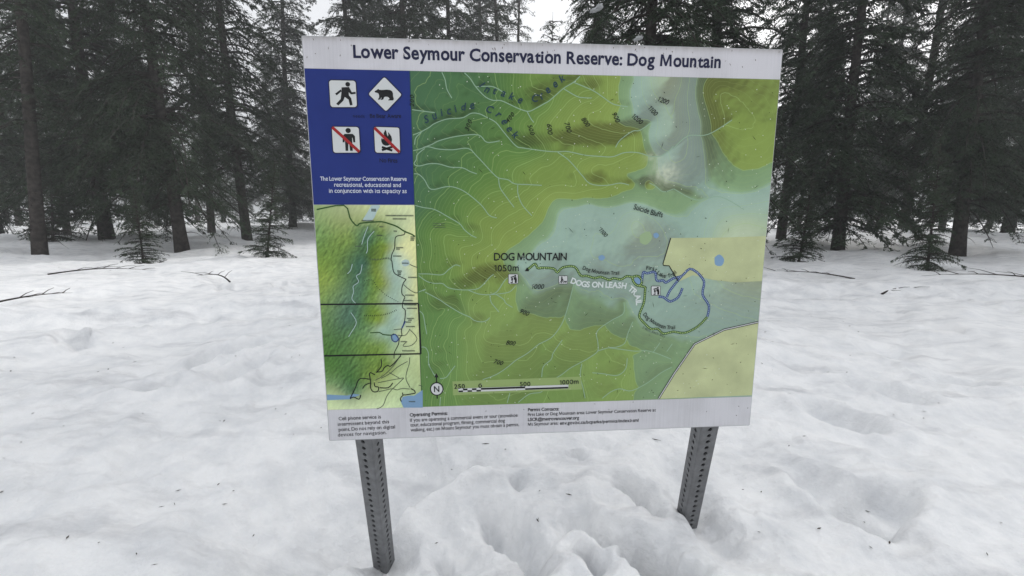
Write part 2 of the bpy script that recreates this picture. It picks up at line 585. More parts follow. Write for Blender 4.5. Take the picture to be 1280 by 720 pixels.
def text_path(s, path, cap, m, parent, layer=8, bold=0.0, shear=0.0, name='lettering'):
    """lettering spread along a curved baseline (photo pixels)"""
    pts = np.array(smooth_line([P(*p) for p in path], 6))
    seg = np.linalg.norm(np.diff(pts, axis=0), axis=1)
    cum = np.concatenate([[0], np.cumsum(seg)])
    adv = [advance(c) for c in s]
    sy = cap * PXM / CAPH
    xs = min(1.0, cum[-1] / (sum(adv) * sy))
    adv = [a * xs for a in adv]
    extra = (cum[-1] - sum(adv) * sy) / max(len(s) - 1, 1)
    V, F, d = [], [], 0
    y = -layer * 0.00025
    for c, a in zip(s, adv):
        mid = d + a * sy / 2
        if c != ' ':
            v, f = glyph(c, bold, shear)
            pos = np.array([np.interp(mid, cum, pts[:, 0]), np.interp(mid, cum, pts[:, 1])])
            e = cum[-1] * 0.03
            nx = np.array([np.interp(mid + e, cum, pts[:, 0]) - np.interp(mid - e, cum, pts[:, 0]), np.interp(mid + e, cum, pts[:, 1]) - np.interp(mid - e, cum, pts[:, 1])])
            nx /= np.linalg.norm(nx) + 1e-12
            ny = np.array([-nx[1], nx[0]])
            cx = (v[:, 0].min() + v[:, 0].max()) / 2
            q = pos + np.outer((v[:, 0] - cx) * sy * xs, nx) + np.outer(v[:, 1] * sy, ny)
            b = len(V)
            V += [(k[0], y, k[1]) for k in q]
            F += [tuple(i + b for i in ff) for ff in f]
        d += a * sy + extra
    return mesh_obj(name, V, F, m, parent)

# ---- panel, bands
def bevel_box(name, x0, x1, y0, y1, z0, z1, bev, m, parent):
    bm = bmesh.new()
    bmesh.ops.create_cube(bm, size=1)
    for v in bm.verts:
        v.co = ((x0 + x1) / 2 + v.co.x * (x1 - x0), (y0 + y1) / 2 + v.co.y * (y1 - y0), (z0 + z1) / 2 + v.co.z * (z1 - z0))
    bmesh.ops.bevel(bm, geom=bm.edges[:], offset=bev, segments=2, affect='EDGES')
    me = bpy.data.meshes.new(name)
    bm.to_mesh(me)
    bm.free()
    me.materials.append(m)
    return link(name, me, parent)

panel = bevel_box('panel', S_L, S_R, 0.0, 0.008, T_BOT, T_TOP, 0.0015, M_alu, sign)

def band_mat(name, base, top_t=None):
    """white printed band: fine vertical streaks, blotches, dirt washed down from the upper edge"""
    m = bpy.data.materials.new(name)
    m.use_nodes = True
    nt = m.node_tree
    b = nt.nodes['Principled BSDF']
    b.inputs['Roughness'].default_value = 0.45
    b.inputs['Specular IOR Level'].default_value = 0.35
    tc = nt.nodes.new('ShaderNodeTexCoord')
    mp = nt.nodes.new('ShaderNodeMapping'); mp.inputs['Scale'].default_value = (260, 1, 6)
    nt.links.new(tc.outputs['Object'], mp.inputs[0])
    n = nt.nodes.new('ShaderNodeTexNoise'); n.inputs['Scale'].default_value = 1; n.inputs['Detail'].default_value = 4
    nt.links.new(mp.outputs[0], n.inputs['Vector'])
    n2 = nt.nodes.new('ShaderNodeTexNoise'); n2.inputs['Scale'].default_value = 9; n2.inputs['Detail'].default_value = 8
    nt.links.new(tc.outputs['Object'], n2.inputs['Vector'])
    ad = nt.nodes.new('ShaderNodeMath'); ad.operation = 'MULTIPLY_ADD'
    nt.links.new(n.outputs['Fac'], ad.inputs[0]); ad.inputs[1].default_value = 0.55
    nt.links.new(n2.outputs['Fac'], ad.inputs[2])
    cr = nt.nodes.new('ShaderNodeValToRGB')
    cr.color_ramp.elements[0].position = 0.45; cr.color_ramp.elements[0].color = tuple(c * 0.82 for c in base) + (1,)
    cr.color_ramp.elements[1].position = 0.85; cr.color_ramp.elements[1].color = tuple(base) + (1,)
    nt.links.new(ad.outputs[0], cr.inputs[0])
    out = cr.outputs[0]
    if top_t is not None:
        sp = nt.nodes.new('ShaderNodeSeparateXYZ')
        nt.links.new(tc.outputs['Object'], sp.inputs[0])
        mr = nt.nodes.new('ShaderNodeMapRange')
        mr.inputs['From Min'].default_value = top_t - 0.022; mr.inputs['From Max'].default_value = top_t
        nt.links.new(sp.outputs['Z'], mr.inputs['Value'])
        mp2 = nt.nodes.new('ShaderNodeMapping'); mp2.inputs['Scale'].default_value = (70, 1, 18)
        nt.links.new(tc.outputs['Object'], mp2.inputs[0])
        n3 = nt.nodes.new('ShaderNodeTexNoise'); n3.inputs['Scale'].default_value = 1; n3.inputs['Detail'].default_value = 5
        nt.links.new(mp2.outputs[0], n3.inputs['Vector'])
        pw = nt.nodes.new('ShaderNodeMath'); pw.operation = 'POWER'; pw.inputs[1].default_value = 2.2
        nt.links.new(mr.outputs[0], pw.inputs[0])
        mu = nt.nodes.new('ShaderNodeMath'); mu.operation = 'MULTIPLY'
        nt.links.new(pw.outputs[0], mu.inputs[0]); nt.links.new(n3.outputs['Fac'], mu.inputs[1])
        mx = nt.nodes.new('ShaderNodeMix'); mx.data_type = 'RGBA'
        nt.links.new(mu.outputs[0], mx.inputs[0])
        nt.links.new(out, mx.inputs[6])
        mx.inputs[7].default_value = (*lin((96, 84, 62)), 1)
        out = mx.outputs[2]
    nt.links.new(out, b.inputs['Base Color'])
    return m
EDGE = 0.0022
header = rect('header_band', S_L + EDGE, S_R - EDGE, T_MT, T_TOP - EDGE, 1, band_mat('header_print', lin((208, 207, 212)), T_TOP))
footer = rect('footer_band', S_L + EDGE, S_R - EDGE, T_BOT + EDGE, T_MB, 1, band_mat('footer_print', lin((206, 206, 211))))
text('Lower Seymour Conservation Reserve: Dog Mountain', (441.8, 72), (839.3, 83.2), 12.4, M_navy, header, 3, bold=0.028, prefix='Lower Seymour Conservation Reserve: Dog M')
notice = rect('notice_panel', S_L + EDGE, S_MAP, T_BLUE, T_MT - 0.0006, 1, M_blue)

# ------------------------------------------------------------------ map relief
def cr_(ox, oy, s=7.2):
    return lambda *p: [(ox + a / s, oy + b / s) for a, b in p]
A = cr_(510, 85); B = cr_(675, 85); C = cr_(510, 180); D = cr_(675, 180); E = cr_(515, 275)
F_ = cr_(675, 270); G = cr_(515, 365); Hc = cr_(675, 350); I = cr_(675, 420); J = cr_(520, 430)

STREAMS = [
    A((305, 30), (335, 110), (350, 190), (395, 272)),
    A((508, 40), (560, 95), (610, 170), (690, 255), (760, 290), (840, 295), (950, 345), (1020, 375), (1090, 390), (1160, 358), (1224, 322)) + B((90, 290), (210, 185), (300, 130), (360, 75)),
    A((612, 170), (690, 165), (760, 168), (820, 195), (880, 235)),
    A((1072, 392), (1105, 455), (1132, 490)),
    B((215, 188), (330, 255), (400, 268), (465, 270)),
    B((305, 130), (470, 200), (560, 258), (660, 325), (790, 350)),
    A((35, 375), (130, 388), (240, 402)),
    A((38, 603), (110, 578), (190, 535), (240, 500), (350, 460), (490, 448), (570, 408), (640, 412), (700, 440), (790, 490), (860, 575), (970, 700), (1040, 720)) + C((1224, 62),) + D((150, 70), (250, 68), (400, 100), (520, 110), (650, 115), (760, 78), (880, 78), (980, 110)),
    D((980, 110), (1080, 110), (1160, 60), (1200, 20)),
    A((120, 580), (70, 630), (60, 690)) ,
    C((48, 60), (110, 45), (180, 25), (270, 45), (400, 52), (540, 40), (620, 110), (700, 195), (760, 260), (815, 305), (900, 322), (960, 358), (1080, 365), (1205, 372)),
    A((135, 716), (210, 690), (280, 655), (440, 615), (630, 602), (710, 668), (825, 656)),
    C((150, 40), (85, 95), (75, 140), (55, 180), (100, 198), (190, 178), (280, 180), (380, 208), (490, 215), (560, 248), (618, 268)),
    C((815, 305), (828, 390), (880, 470), (955, 570)),
    C((988, 370), (990, 450), (1030, 550), (1115, 645)),
    C((52, 268), (100, 275), (150, 325), (190, 395), (240, 408), (340, 385), (420, 390), (520, 435), (660, 550), (730, 640), (800, 665)),
    C((60, 553), (140, 572), (240, 590), (360, 655), (465, 718)) + E((470, 85), (530, 135), (580, 158)),
    D((160, 75), (240, 130), (300, 190), (380, 285), (440, 350), (520, 372), (620, 370), (720, 352), (800, 368)),
    D((985, 350), (1040, 380), (1110, 430), (1200, 405)),
    B((680, 715), (720, 650), (830, 570), (900, 560), (1010, 485)) ,
    E((58, 485), (150, 485), (270, 492), (330, 445), (390, 405), (435, 415)),
    E((60, 500), (130, 550), (200, 570), (275, 572), (330, 610), (440, 628), (560, 625), (620, 600), (700, 515), (735, 490)),
    E((500, 628), (600, 665), (700, 672), (800, 662), (880, 645), (935, 590)),
    E((700, 672), (765, 645), (830, 550), (860, 520)),
    G((700, 30), (712, 90), (745, 135), (783, 180)),
    G((755, 20), (820, 62), (850, 105), (905, 138)),
    G((60, 0), (120, -25), (100, -10)),
    G((118, 0), (240, 65), (330, 125), (440, 190), (520, 225), (560, 255), (620, 268), (668, 258), (700, 230)),
    G((68, 170), (100, 205), (120, 310), (133, 380)),
    G((85, 495), (120, 500), (148, 550), (150, 640), (180, 710)),
    J((110, 180), (160, 270), (180, 300)),
    J((352, 195), (310, 250), (270, 300), (215, 310)),
    Hc((305, 30), (270, 170), (230, 310), (190, 405), (110, 510), (0, 572)) ,
    Hc((0, 572),) + J((1100, 5), (1000, 85), (900, 145), (820, 210), (720, 275), (600, 320)),
    Hc((755, 200), (750, 300), (640, 365), (515, 460), (520, 560), (518, 640), (440, 700)) + I((380, 230), (270, 290), (190, 350), (60, 430)) + J((1130, 430), (1020, 450), (920, 525)),
    Hc((515, 640), (620, 608), (680, 605), (760, 570), (790, 480), (835, 375)),
    Hc((620, 610), (720, 622), (860, 640), (950, 635), (1050, 660), (1180, 712)),
    I((200, 35), (120, 150), (100, 210), (30, 275), (15, 370)),
    I((470, 330), (560, 338), (680, 355), (740, 330), (775, 280), (785, 200)),
    I((560, 560), (640, 500), (720, 475), (820, 492), (960, 425), (1090, 330), (1185, 280)),
    J((220, 480), (215, 560)),
    J((845, 440), (820, 530)),
    I((375, 250), (362, 360), (390, 480), (405, 560)),
    I((1080, 60), (1015, 150)), I((1190, 70), (1140, 140)),
    [(842, 185), (860, 170), (885, 168), (915, 150)], [(842, 236), (870, 250), (900, 246), (930, 262)],
]
CONT = {
    200: A((175, 60), (140, 140), (70, 205), (45, 300), (45, 530)) + [(515, 180), (516, 205), (517, 230)],
    250: C((150, 150), (150, 330), (120, 480)) + A((230, 480), (300, 250), (420, 60)) + E((60, 300), (70, 620)) + G((90, 200), (90, 420)) + J((80, 300), (80, 520)),
    300: A((790, 60), (765, 160), (735, 300), (640, 380), (600, 450), (545, 510), (520, 600), (490, 690)) + C((450, 85), (430, 170), (350, 340), (310, 430), (205, 560), (150, 650), (120, 715)) + E((60, 70), (55, 160)) + G((180, 330), (230, 160), (300, 130)) + J((210, 100), (205, 200), (240, 300)),
    400: A((945, 60), (940, 240), (980, 400), (900, 500), (890, 560)) + C((740, 200), (770, 125), (870, 50), (1010, 45), (680, 255), (620, 345), (510, 420), (395, 635)) + E((420, 35), (260, 25), (170, 110), (150, 400), (165, 540)) + G((240, 600), (260, 500), (330, 400), (370, 220), (450, 205)),
    500: A((1105, 60), (1130, 180), (1215, 400), (1130, 490), (1100, 570), (1200, 680)) + C((905, 290), (960, 220), (1090, 150), (1215, 140), (910, 345), (820, 385), (690, 470), (560, 610), (515, 700)) + E((485, 20), (540, 110), (325, 120), (295, 250), (340, 420), (355, 560)) + G((310, 70), (340, 15), (420, 5)) + J((360, 250), (340, 420)),
    600: B((310, 230), (220, 340), (90, 490), (95, 610), (180, 665), (300, 690)) + C((1080, 300), (1130, 270), (1070, 400), (1000, 430), (880, 510), (760, 590)) + E((600, 40), (630, 180), (440, 250), (435, 350), (460, 500), (560, 585)) + G((460, 340), (500, 310), (590, 290), (500, 480)) + D((20, 150), (150, 100)) + J((560, 420), (760, 500), (1000, 490)),
    700: B((490, 100), (430, 290), (250, 460), (270, 590), (400, 620), (500, 660), (590, 715)) + D((0, 440), (140, 380), (300, 390), (270, 230), (350, 160)) + E((770, 30), (710, 150), (730, 230), (550, 320), (540, 430), (600, 490)) + G((620, 650), (740, 625), (870, 645), (540, 160), (560, 240)) + I((0, 80), (100, 180), (230, 230), (370, 260), (380, 480)),
    800: B((610, 100), (600, 200), (520, 380), (440, 420), (500, 530), (700, 590), (820, 585)) + D((280, 440), (450, 400), (420, 270), (520, 170), (560, 360)) + E((960, 40), (800, 170), (740, 270), (650, 340), (800, 520)) + G((650, 320), (640, 400), (720, 445), (880, 465), (1060, 465), (700, 170), (800, 110)) + I((200, 100), (420, 160), (560, 160), (480, 330), (640, 350), (700, 480), (780, 300)),
    900: B((720, 100), (700, 250), (690, 390), (680, 480), (790, 550), (890, 575)) + D((960, 190), (880, 240), (770, 270), (800, 340), (850, 350), (980, 350), (800, 400), (650, 465), (480, 490), (150, 490), (10, 700)) + E((1170, 10), (980, 200), (860, 280), (830, 400), (925, 600), (920, 715)) + G((915, 150), (1060, 195), (1220, 250)) + Hc((0, 335), (150, 360), (205, 385), (260, 455), (400, 455), (500, 440), (570, 455), (770, 575), (860, 650), (820, 690)) + I((810, 190), (825, 300), (832, 480), (835, 560)),
    1000: B((850, 100), (815, 190), (825, 380), (870, 480), (990, 490)) + D((150, 715), (220, 590), (450, 530), (790, 530), (950, 550), (1190, 650)) + E((1224, 170), (1130, 230), (1080, 300), (960, 350), (950, 440), (1020, 530), (1080, 600)) + Hc((80, 70), (330, 90), (430, 100), (480, 130), (550, 100), (620, 190), (660, 240), (750, 200), (800, 320), (880, 390), (1010, 470), (1200, 490)) + [(900, 420), (940, 440)],
    1100: F_((690, 90), (530, 200), (450, 350), (800, 440), (880, 360)) + B((910, 100), (920, 200), (1010, 395), (1040, 620)) + [(860, 330), (880, 300)],
    1050: F_((300, 200), (350, 400), (100, 300)) + [(660, 337), (722, 330)] + Hc((1100, 250), (1000, 60), (820, 120)),
    1200: B((1010, 170), (1110, 310), (1150, 420), (1160, 540)) + F_((950, 190), (860, 30)),
    1300: [(835, 100), (900, 300), (930, 280)],
    850: [(885, 110), (915, 100), (945, 110), (900, 160), (940, 190)],
    950: I((1000, 250), (1000, 500), (1150, 300), (930, 560)) + D((900, 300), (1150, 560)) + Hc((350, 300), (150, 150), (700, 420), (60, 250), (1000, 550)) + G((1000, 80), (1180, 130)) + E((1000, 280), (980, 650)),
    1020: D((1080, 260), (1180, 330)) + [(880, 250), (930, 245)] + [(900, 480), (930, 500)],
}
CONT[460] = A((1080, 380),) + B((30, 330),)
CONT[560] = B((200, 190), (280, 120))
CONT[620] = B((480, 200),) + D((150, 66),)
CONT[700] = CONT[700] + D((520, 108),)
CONT[780] = D((760, 78),)
CONT[420] = C((1100, 55),)

def rbf_fit(pts, val, smooth=1.0):
    pts = np.array(pts, float) / 100.0
    d2 = ((pts[:, None] - pts[None]) ** 2).sum(-1)
    K = 0.5 * d2 * np.log(d2 + 1e-9) + np.eye(len(pts)) * smooth
    Pm = np.c_[np.ones(len(pts)), pts]
    n = len(pts)
    M = np.zeros((n + 3, n + 3))
    M[:n, :n] = K; M[:n, n:] = Pm; M[n:, :n] = Pm.T
    val = np.array(val, float)
    rhs = np.zeros((n + 3,) + val.shape[1:])
    rhs[:n] = val
    sol = np.linalg.solve(M, rhs)
    def ev(x, y):
        x = x.ravel() / 100; y = y.ravel() / 100
        out = np.zeros((len(x),) + val.shape[1:])
        for a in range(0, len(x), 20000):
            sl = slice(a, a + 20000)
            d2 = (x[sl, None] - pts[None, :, 0]) ** 2 + (y[sl, None] - pts[None, :, 1]) ** 2
            out[sl] = (0.5 * d2 * np.log(d2 + 1e-9)) @ sol[:n] + sol[n] + np.multiply.outer(x[sl], sol[n + 1]) + np.multiply.outer(y[sl], sol[n + 2])
        return out
    return ev

def print_mat(name, contours=True):
    """printed map: vertex colour is the ink; index and thin contours drawn from the height attribute"""
    m = bpy.data.materials.new(name)
    m.use_nodes = True
    nt = m.node_tree
    L = nt.links.new
    b = nt.nodes['Principled BSDF']
    b.inputs['Roughness'].default_value = 0.42
    b.inputs['Specular IOR Level'].default_value = 0.2
    at = nt.nodes.new('ShaderNodeAttribute'); at.attribute_name = 'ink'
    out = at.outputs['Color']
    def math_(op, a, bb=None, c=None):
        n = nt.nodes.new('ShaderNodeMath'); n.operation = op
        for i, v in enumerate((a, bb, c)):
            if v is None: continue
            if isinstance(v, (int, float)): n.inputs[i].default_value = v
            else: L(v, n.inputs[i])
        return n.outputs[0]
    if contours:
        h = nt.nodes.new('ShaderNodeAttribute'); h.attribute_name = 'height'
        g = nt.nodes.new('ShaderNodeAttribute'); g.attribute_name = 'slope'
        for step, w, amt, colr in ((20.0, 0.32, 0.14, lin((168, 190, 120))), (100.0, 0.44, 0.30, lin((172, 200, 128)))):
            fr = math_('FRACT', math_('MULTIPLY_ADD', h.outputs['Fac'], 1.0 / step, 0.5))
            ds = math_('DIVIDE', math_('MULTIPLY', math_('ABSOLUTE', math_('SUBTRACT', fr, 0.5)), step), g.outputs['Fac'])
            k = nt.nodes.new('ShaderNodeMapRange'); k.interpolation_type = 'SMOOTHSTEP'
            k.inputs['From Min'].default_value = w * 1.5; k.inputs['From Max'].default_value = w * 0.5
            k.inputs['To Min'].default_value = 0; k.inputs['To Max'].default_value = amt
            L(ds, k.inputs['Value'])
            mx = nt.nodes.new('ShaderNodeMix'); mx.data_type = 'RGBA'
            L(k.outputs[0], mx.inputs[0]); L(out, mx.inputs[6]); mx.inputs[7].default_value = (*colr, 1)
            out = mx.outputs[2]
    tc = nt.nodes.new('ShaderNodeTexCoord')
    n = nt.nodes.new('ShaderNodeTexNoise'); n.inputs['Scale'].default_value = 6; n.inputs['Detail'].default_value = 9; n.inputs['Roughness'].default_value = 0.7
    L(tc.outputs['Object'], n.inputs['Vector'])
    k = nt.nodes.new('ShaderNodeMapRange'); k.inputs['From Min'].default_value = 0.3; k.inputs['From Max'].default_value = 0.7
    k.inputs['To Min'].default_value = 0.88; k.inputs['To Max'].default_value = 1.1
    L(n.outputs['Fac'], k.inputs['Value'])
    cb = nt.nodes.new('ShaderNodeCombineColor')
    for i in range(3): L(k.outputs[0], cb.inputs[i])
    mx = nt.nodes.new('ShaderNodeMix'); mx.data_type = 'RGBA'; mx.blend_type = 'MULTIPLY'; mx.inputs[0].default_value = 1
    L(out, mx.inputs[6]); L(cb.outputs[0], mx.inputs[7])
    L(mx.outputs[2], b.inputs['Base Color'])
    return m

def grid_sheet(name, s0, s1, t0, t1, ns, nt_, layer, fn, material):
    s = np.linspace(s0, s1, ns); t = np.linspace(t0, t1, nt_)
    S, T = np.meshgrid(s, t)
    x, y = pix(S.ravel(), T.ravel())
    V = np.stack([S.ravel(), np.full(S.size, -layer * 0.00025), T.ravel()], 1)
    i = np.arange(nt_ - 1)[:, None] * ns + np.arange(ns - 1)[None, :]
    q = np.stack([i, i + 1, i + ns + 1, i + ns], -1).reshape(-1, 4)
    me = fast_mesh(name, V, quads=q, material=material)
    for nm, arr in fn(x, y, S.shape).items():
        if arr.ndim == 1:
            a = me.attributes.new(nm, 'FLOAT', 'POINT'); a.data.foreach_set('value', arr.astype(np.float32))
        else:
            a = me.attributes.new(nm, 'FLOAT_COLOR', 'POINT')
            a.data.foreach_set('color', np.c_[arr, np.ones(len(arr))].astype(np.float32).ravel())
    return link(name, me, sign)

def ramp(h, stops):
    hs_ = [s[0] for s in stops]
    cols = np.array([lin(s[1]) for s in stops])
    grey = cols @ np.array([0.3, 0.6, 0.1])
    cols = (grey[:, None] * (1 - DULL) + cols * DULL) * 0.95
    return np.stack([np.interp(h, hs_, cols[:, k]) for k in range(3)], 1)

DULL = 0.90
RAMP = [(150, (66, 104, 76)), (240, (72, 112, 72)), (300, (78, 118, 62)), (400, (90, 128, 56)), (500, (106, 138, 58)), (600, (118, 144, 60)),
        (700, (124, 148, 62)), (800, (130, 152, 64)), (898, (134, 156, 70)), (902, (122, 154, 106)), (985, (130, 162, 118)), (1003, (138, 166, 150)),
        (1100, (144, 170, 155)), (1180, (148, 172, 152)), (1300, (160, 178, 146)), (1500, (186, 196, 168))]
def map_fields(x, y, shape):
    pts, val = [], []
    for h, pl in CONT.items():
        pts += pl; val += [h] * len(pl)
    ev = rbf_fit(pts, val, 0.004)
    h = ev(x, y)
    # carve the creeks and roughen
    carve = np.full(x.shape, 1e9)
    for st in STREAMS:
        if len(st) < 3: continue
        d, al, _ = seg_dist(x, y, st)
        carve = np.minimum(carve, d)
    h = h - 26 * np.exp(-carve / 7.0)
    h = h + 9 * fbm(x / 42, y / 42, 4) + 2.2 * fbm(x / 7, y / 7, 2)
    Hh = h.reshape(shape); X = x.reshape(shape); Y = y.reshape(shape)
    dpx = np.abs(np.diff(X, axis=1)).mean(); dpy = np.abs(np.diff(Y, axis=0)).mean()
    gy, gx = np.gradient(Hh, dpy, dpx)          # rows run upwards on the sign
    g = np.hypot(gx, gy)
    Hs = Hh
    for _ in range(3):
        Hp = np.pad(Hs, 1, mode='edge')
        Hs = (Hs + Hp[:-2, 1:-1] + Hp[2:, 1:-1] + Hp[1:-1, :-2] + Hp[1:-1, 2:]) / 5
    sy_, sx_ = np.gradient(Hs, dpy, dpx)
    k = 0.16                                     # printed relief: light drawn from the north-west
    nrm = np.sqrt(1 + (k * sx_) ** 2 + (k * sy_) ** 2)
    shade = (k * sx_ * 0.55 - k * sy_ * -0.0 * 1 + (-k * sy_) * 0.62 + 0.62) / nrm
    shade = np.clip(shade / 0.62, 0.45, 1.18)
    shade = (1 - (1 - shade) * (0.85 - 0.58 * sstep(330, 420, Y)) * (1 - 0.35 * sstep(960, 1010, Hh)))
    k_ = sstep(250, 390, y) * 0.8
    hc = np.where(h < 480, h + (480 - h) * k_, h)
    c = ramp(hc, RAMP)
    sth = (sstep(330, 400, y) * (1 - sstep(890, 910, h))).reshape(-1, 1)
    c = c * (1 + sth * np.array([[0.04, 0.14, 0.34]]))
    c = c * (1 + sstep(960, 1010, h).reshape(-1, 1) * 0.20)
    c = c * (1 + (1 - sth) * (1 - sstep(880, 920, h).reshape(-1, 1)) * np.array([[-0.02, 0.0, -0.04]]))
    c = c * shade.reshape(-1, 1)
    warm = np.clip(1 - shade.reshape(-1, 1), 0, 1)
    c = c * (1 + warm * np.array([[0.25, -0.05, 0.05]]))
    # pale scoured patch by the east edge
    pk = np.exp(-(((x - 832) / 16) ** 2 + ((y - 216) / 14) ** 2)) + 0.5 * np.exp(-(((x - 815) / 9) ** 2 + ((y - 196) / 6) ** 2))
    pk = np.clip(pk * (0.75 + 0.5 * fbm(x / 5, y / 5, 2)), 0, 0.85).reshape(-1, 1)
    c = c * (1 - pk) + np.array([lin((206, 214, 190))]) * pk
    return {'ink': c, 'height': h, 'slope': np.maximum(g.ravel(), 0.25)}
map_sheet = grid_sheet('map_sheet', S_MAP, S_R - EDGE, T_MB + 0.0006, T_MT - 0.0006, 420, 400, 1, map_fields, print_mat('map_print'))

for st in STREAMS:
    if len(st) >= 2:
        q = [p for p in st]
        # keep the line inside the sheet
        pp = [P(*p) for p in q]
        pp = [np.array([min(max(p[0], S_MAP + 0.001), S_R - 0.004), min(max(p[1], T_MB + 0.002), T_MT - 0.002)]) for p in pp]
        line('stream', pp, 0.9, 2, M_stream, map_sheet, px=False)

# trails
DOGTRAIL = [(659, 337), (663, 334), (668, 330), (670, 331), (672, 335), (676, 335)] + F_((0, 465), (120, 472), (155, 508), (205, 463), (310, 456), (365, 535), (420, 538), (490, 558), (545, 548), (620, 574), (660, 560), (730, 570), (780, 542), (830, 550))
LOOP = F_((830, 550), (860, 540), (890, 545), (915, 580), (905, 620), (875, 625), (840, 590))
SOUTH = F_((890, 628), (945, 640)) + Hc((945, 90), (935, 200), (900, 290), (895, 335), (950, 400), (1000, 440), (1060, 440), (1110, 482), (1200, 465)) + [(856, 416), (872, 408), (884, 396)]
def trail(pts, m1, m2, closed=False):
    line('trail', pts, 3.1, 3, m1, map_sheet, smooth=3, closed=closed)
    dashes('trail_dashes', pts + ([pts[0]] if closed else []), 1.1, 1.3, 0.9, 4, m2, map_sheet)
trail(DOGTRAIL, M_trailgreen, M_traildash)
poly('lake', F_((852, 565), (880, 555), (903, 580), (898, 608), (872, 608), (850, 588)), 2.5, M_lake, map_sheet, curved=3)
trail(LOOP, M_trailgreen, M_traildash, True)
trail(SOUTH, M_trailgreen, M_traildash)
FIRST = F_((915, 590), (925, 520), (935, 505), (965, 515), (1020, 502), (1040, 520), (1045, 570), (1065, 585), (1110, 580), (1130, 600), (1200, 560)) + [(852, 345), (862, 336), (872, 341)]
trail(FIRST, M_trailblue, M_traildashb)
BL2 = Hc((1065, 150), (1110, 155), (1160, 190), (1195, 185)) + [(848, 371), (853, 360)]
trail(BL2, M_trailblue, M_traildashb)
BL3 = Hc((1140, 155), (1165, 100), (1195, 60)) + [(846, 352), (852, 345)]
trail(BL3, M_trailblue, M_traildashb)
trail([(872, 341), (880, 352), (878, 368), (886, 382), (884, 396)], M_trailblue, M_traildashb)
# lakes and ponds
poly('lake', F_((525, 365), (560, 350), (585, 375), (560, 400), (530, 390)), 2.5, M_lake, map_sheet, curved=3)
poly('lake', F_((1020, 160), (1050, 150), (1070, 175), (1050, 200), (1025, 190)), 2.5, M_lake, map_sheet, curved=3)
poly('meadow_patch', F_((898, 175), (935, 150), (985, 140), (1008, 195), (985, 235), (950, 258), (900, 238)), 1.8, M_meadow, map_sheet, curved=2)
poly('lake', [(893, 322), (899, 318), (905, 324), (902, 332), (894, 331)], 2.5, M_lake, map_sheet, curved=3)
# neighbouring park land in beige with its dark boundary
park = F_((1175, 198), (1105, 430), (1110, 445), (1160, 448), (1185, 490), (1200, 515)) + [(848, 352), (866, 344), (892, 350), (920, 353), (972, 351), (970, 295), (900, 297)]
poly('park_area', park, 2.2, M_beige, map_sheet)
line('park_boundary', park[:7], 1.2, 4.6, M_black, map_sheet, smooth=0)
poly('park_area', [(824.5, 498.3), (843, 466), (868, 430), (905, 412), (972, 402), (972, 493)], 2.2, M_beige, map_sheet)
line('road', [(823, 498.2), (843, 466), (868, 430), (905, 412), (972, 402)], 2.8, 4.6, M_black, map_sheet, smooth=0)
line('road_casing', [(823, 498.2), (843, 466), (868, 430), (905, 412), (972, 402)], 1.1, 4.9, M_icon, map_sheet, smooth=0)

# map lettering
text('DOG MOUNTAIN', (617.4, 325.4), (708.2, 325.2), 8.8, M_black, map_sheet, bold=0.014)
text('1050m', (617.7, 339.2), (648.4, 338.8), 7.6, M_black, map_sheet, bold=0.008)
poly('summit_mark', E((1015, 460), (1055, 460), (1035, 425)), 8, M_black, map_sheet)
text_path('DOGS ON LEASH TRAIL', F_((270, 600), (360, 630), (450, 640), (560, 642), (680, 645), (770, 655), (820, 690), (850, 720)) + Hc((862, 200), (862, 226)), 6.8, M_leash, map_sheet, bold=0.034)
text_path('Dog Mountain Trail', F_((378, 478), (450, 503), (530, 520), (620, 528), (712, 527)), 4.6, M_black, map_sheet, bold=0.008)
text_path('Dog Mountain Trail', Hc((922, 310), (960, 355), (1020, 395), (1090, 430), (1150, 442), (1215, 440)), 4.8, M_black, map_sheet, bold=0.008)
text_path('2.4km each way', Hc((915, 430), (960, 455), (1040, 485), (1120, 520)), 3.0, M_dim, map_sheet)
text_path('First Lake Trail', F_((952, 482), (1025, 492), (1050, 520), (1090, 548), (1130, 556), (1190, 545)) + [(846, 341)], 4.8, M_black, map_sheet, bold=0.008)
text_path('Suicide Bluffs', D((836, 585), (930, 615), (1010, 640), (1098, 662)), 6.2, M_black, map_sheet, bold=0.008)
text_path('Suicide Creek', A((160, 500), (240, 465), (320, 430), (400, 412), (470, 385), (540, 380), (620, 365), (730, 405), (800, 445), (850, 505), (900, 575), (965, 640)), 7.8, M_creek, map_sheet, shear=0.2, bold=0.016)
text_path('Intake Creek', A((640, 168), (700, 222), (790, 240), (880, 268), (960, 300), (1040, 330), (1120, 305)) + B((0, 300), (100, 210), (165, 160), (230, 105)), 7.8, M_creek, map_sheet, shear=0.2, bold=0.016)
def label(s, p0, p1, cap=5.6):
    text_path(s, [p0, ((p0[0] + p1[0]) / 2, (p0[1] + p1[1]) / 2), p1], cap, M_black, map_sheet, shear=0.25, bold=0.008)
label('200', A((55, 350))[0], A((55, 245))[0], 4.6)
label('300', A((545, 570))[0], A((580, 475))[0], 5)
label('400', A((905, 500))[0], A((965, 420))[0], 5)
label('500', A((1075, 520))[0], A((1105, 612))[0], 5)
label('600', B((60, 505))[0], B((70, 605))[0])
label('700', B((218, 500))[0], B((245, 590))[0])
label('800', B((368, 465))[0], B((420, 540))[0])
label('900', B((645, 415))[0], B((685, 500))[0])
label('1000', B((820, 445))[0], B((905, 515))[0])
label('1100', B((968, 370))[0], B((1035, 440))[0])
label('1200', B((1055, 300))[0], B((1150, 335))[0])
label('1100', F_((527, 130))[0], F_((585, 195))[0], 5)
label('1000', E((1078, 620))[0], E((1190, 618))[0])
label('900', G((965, 185))[0], G((1045, 218))[0])
label('800', G((845, 472))[0], G((930, 482))[0])
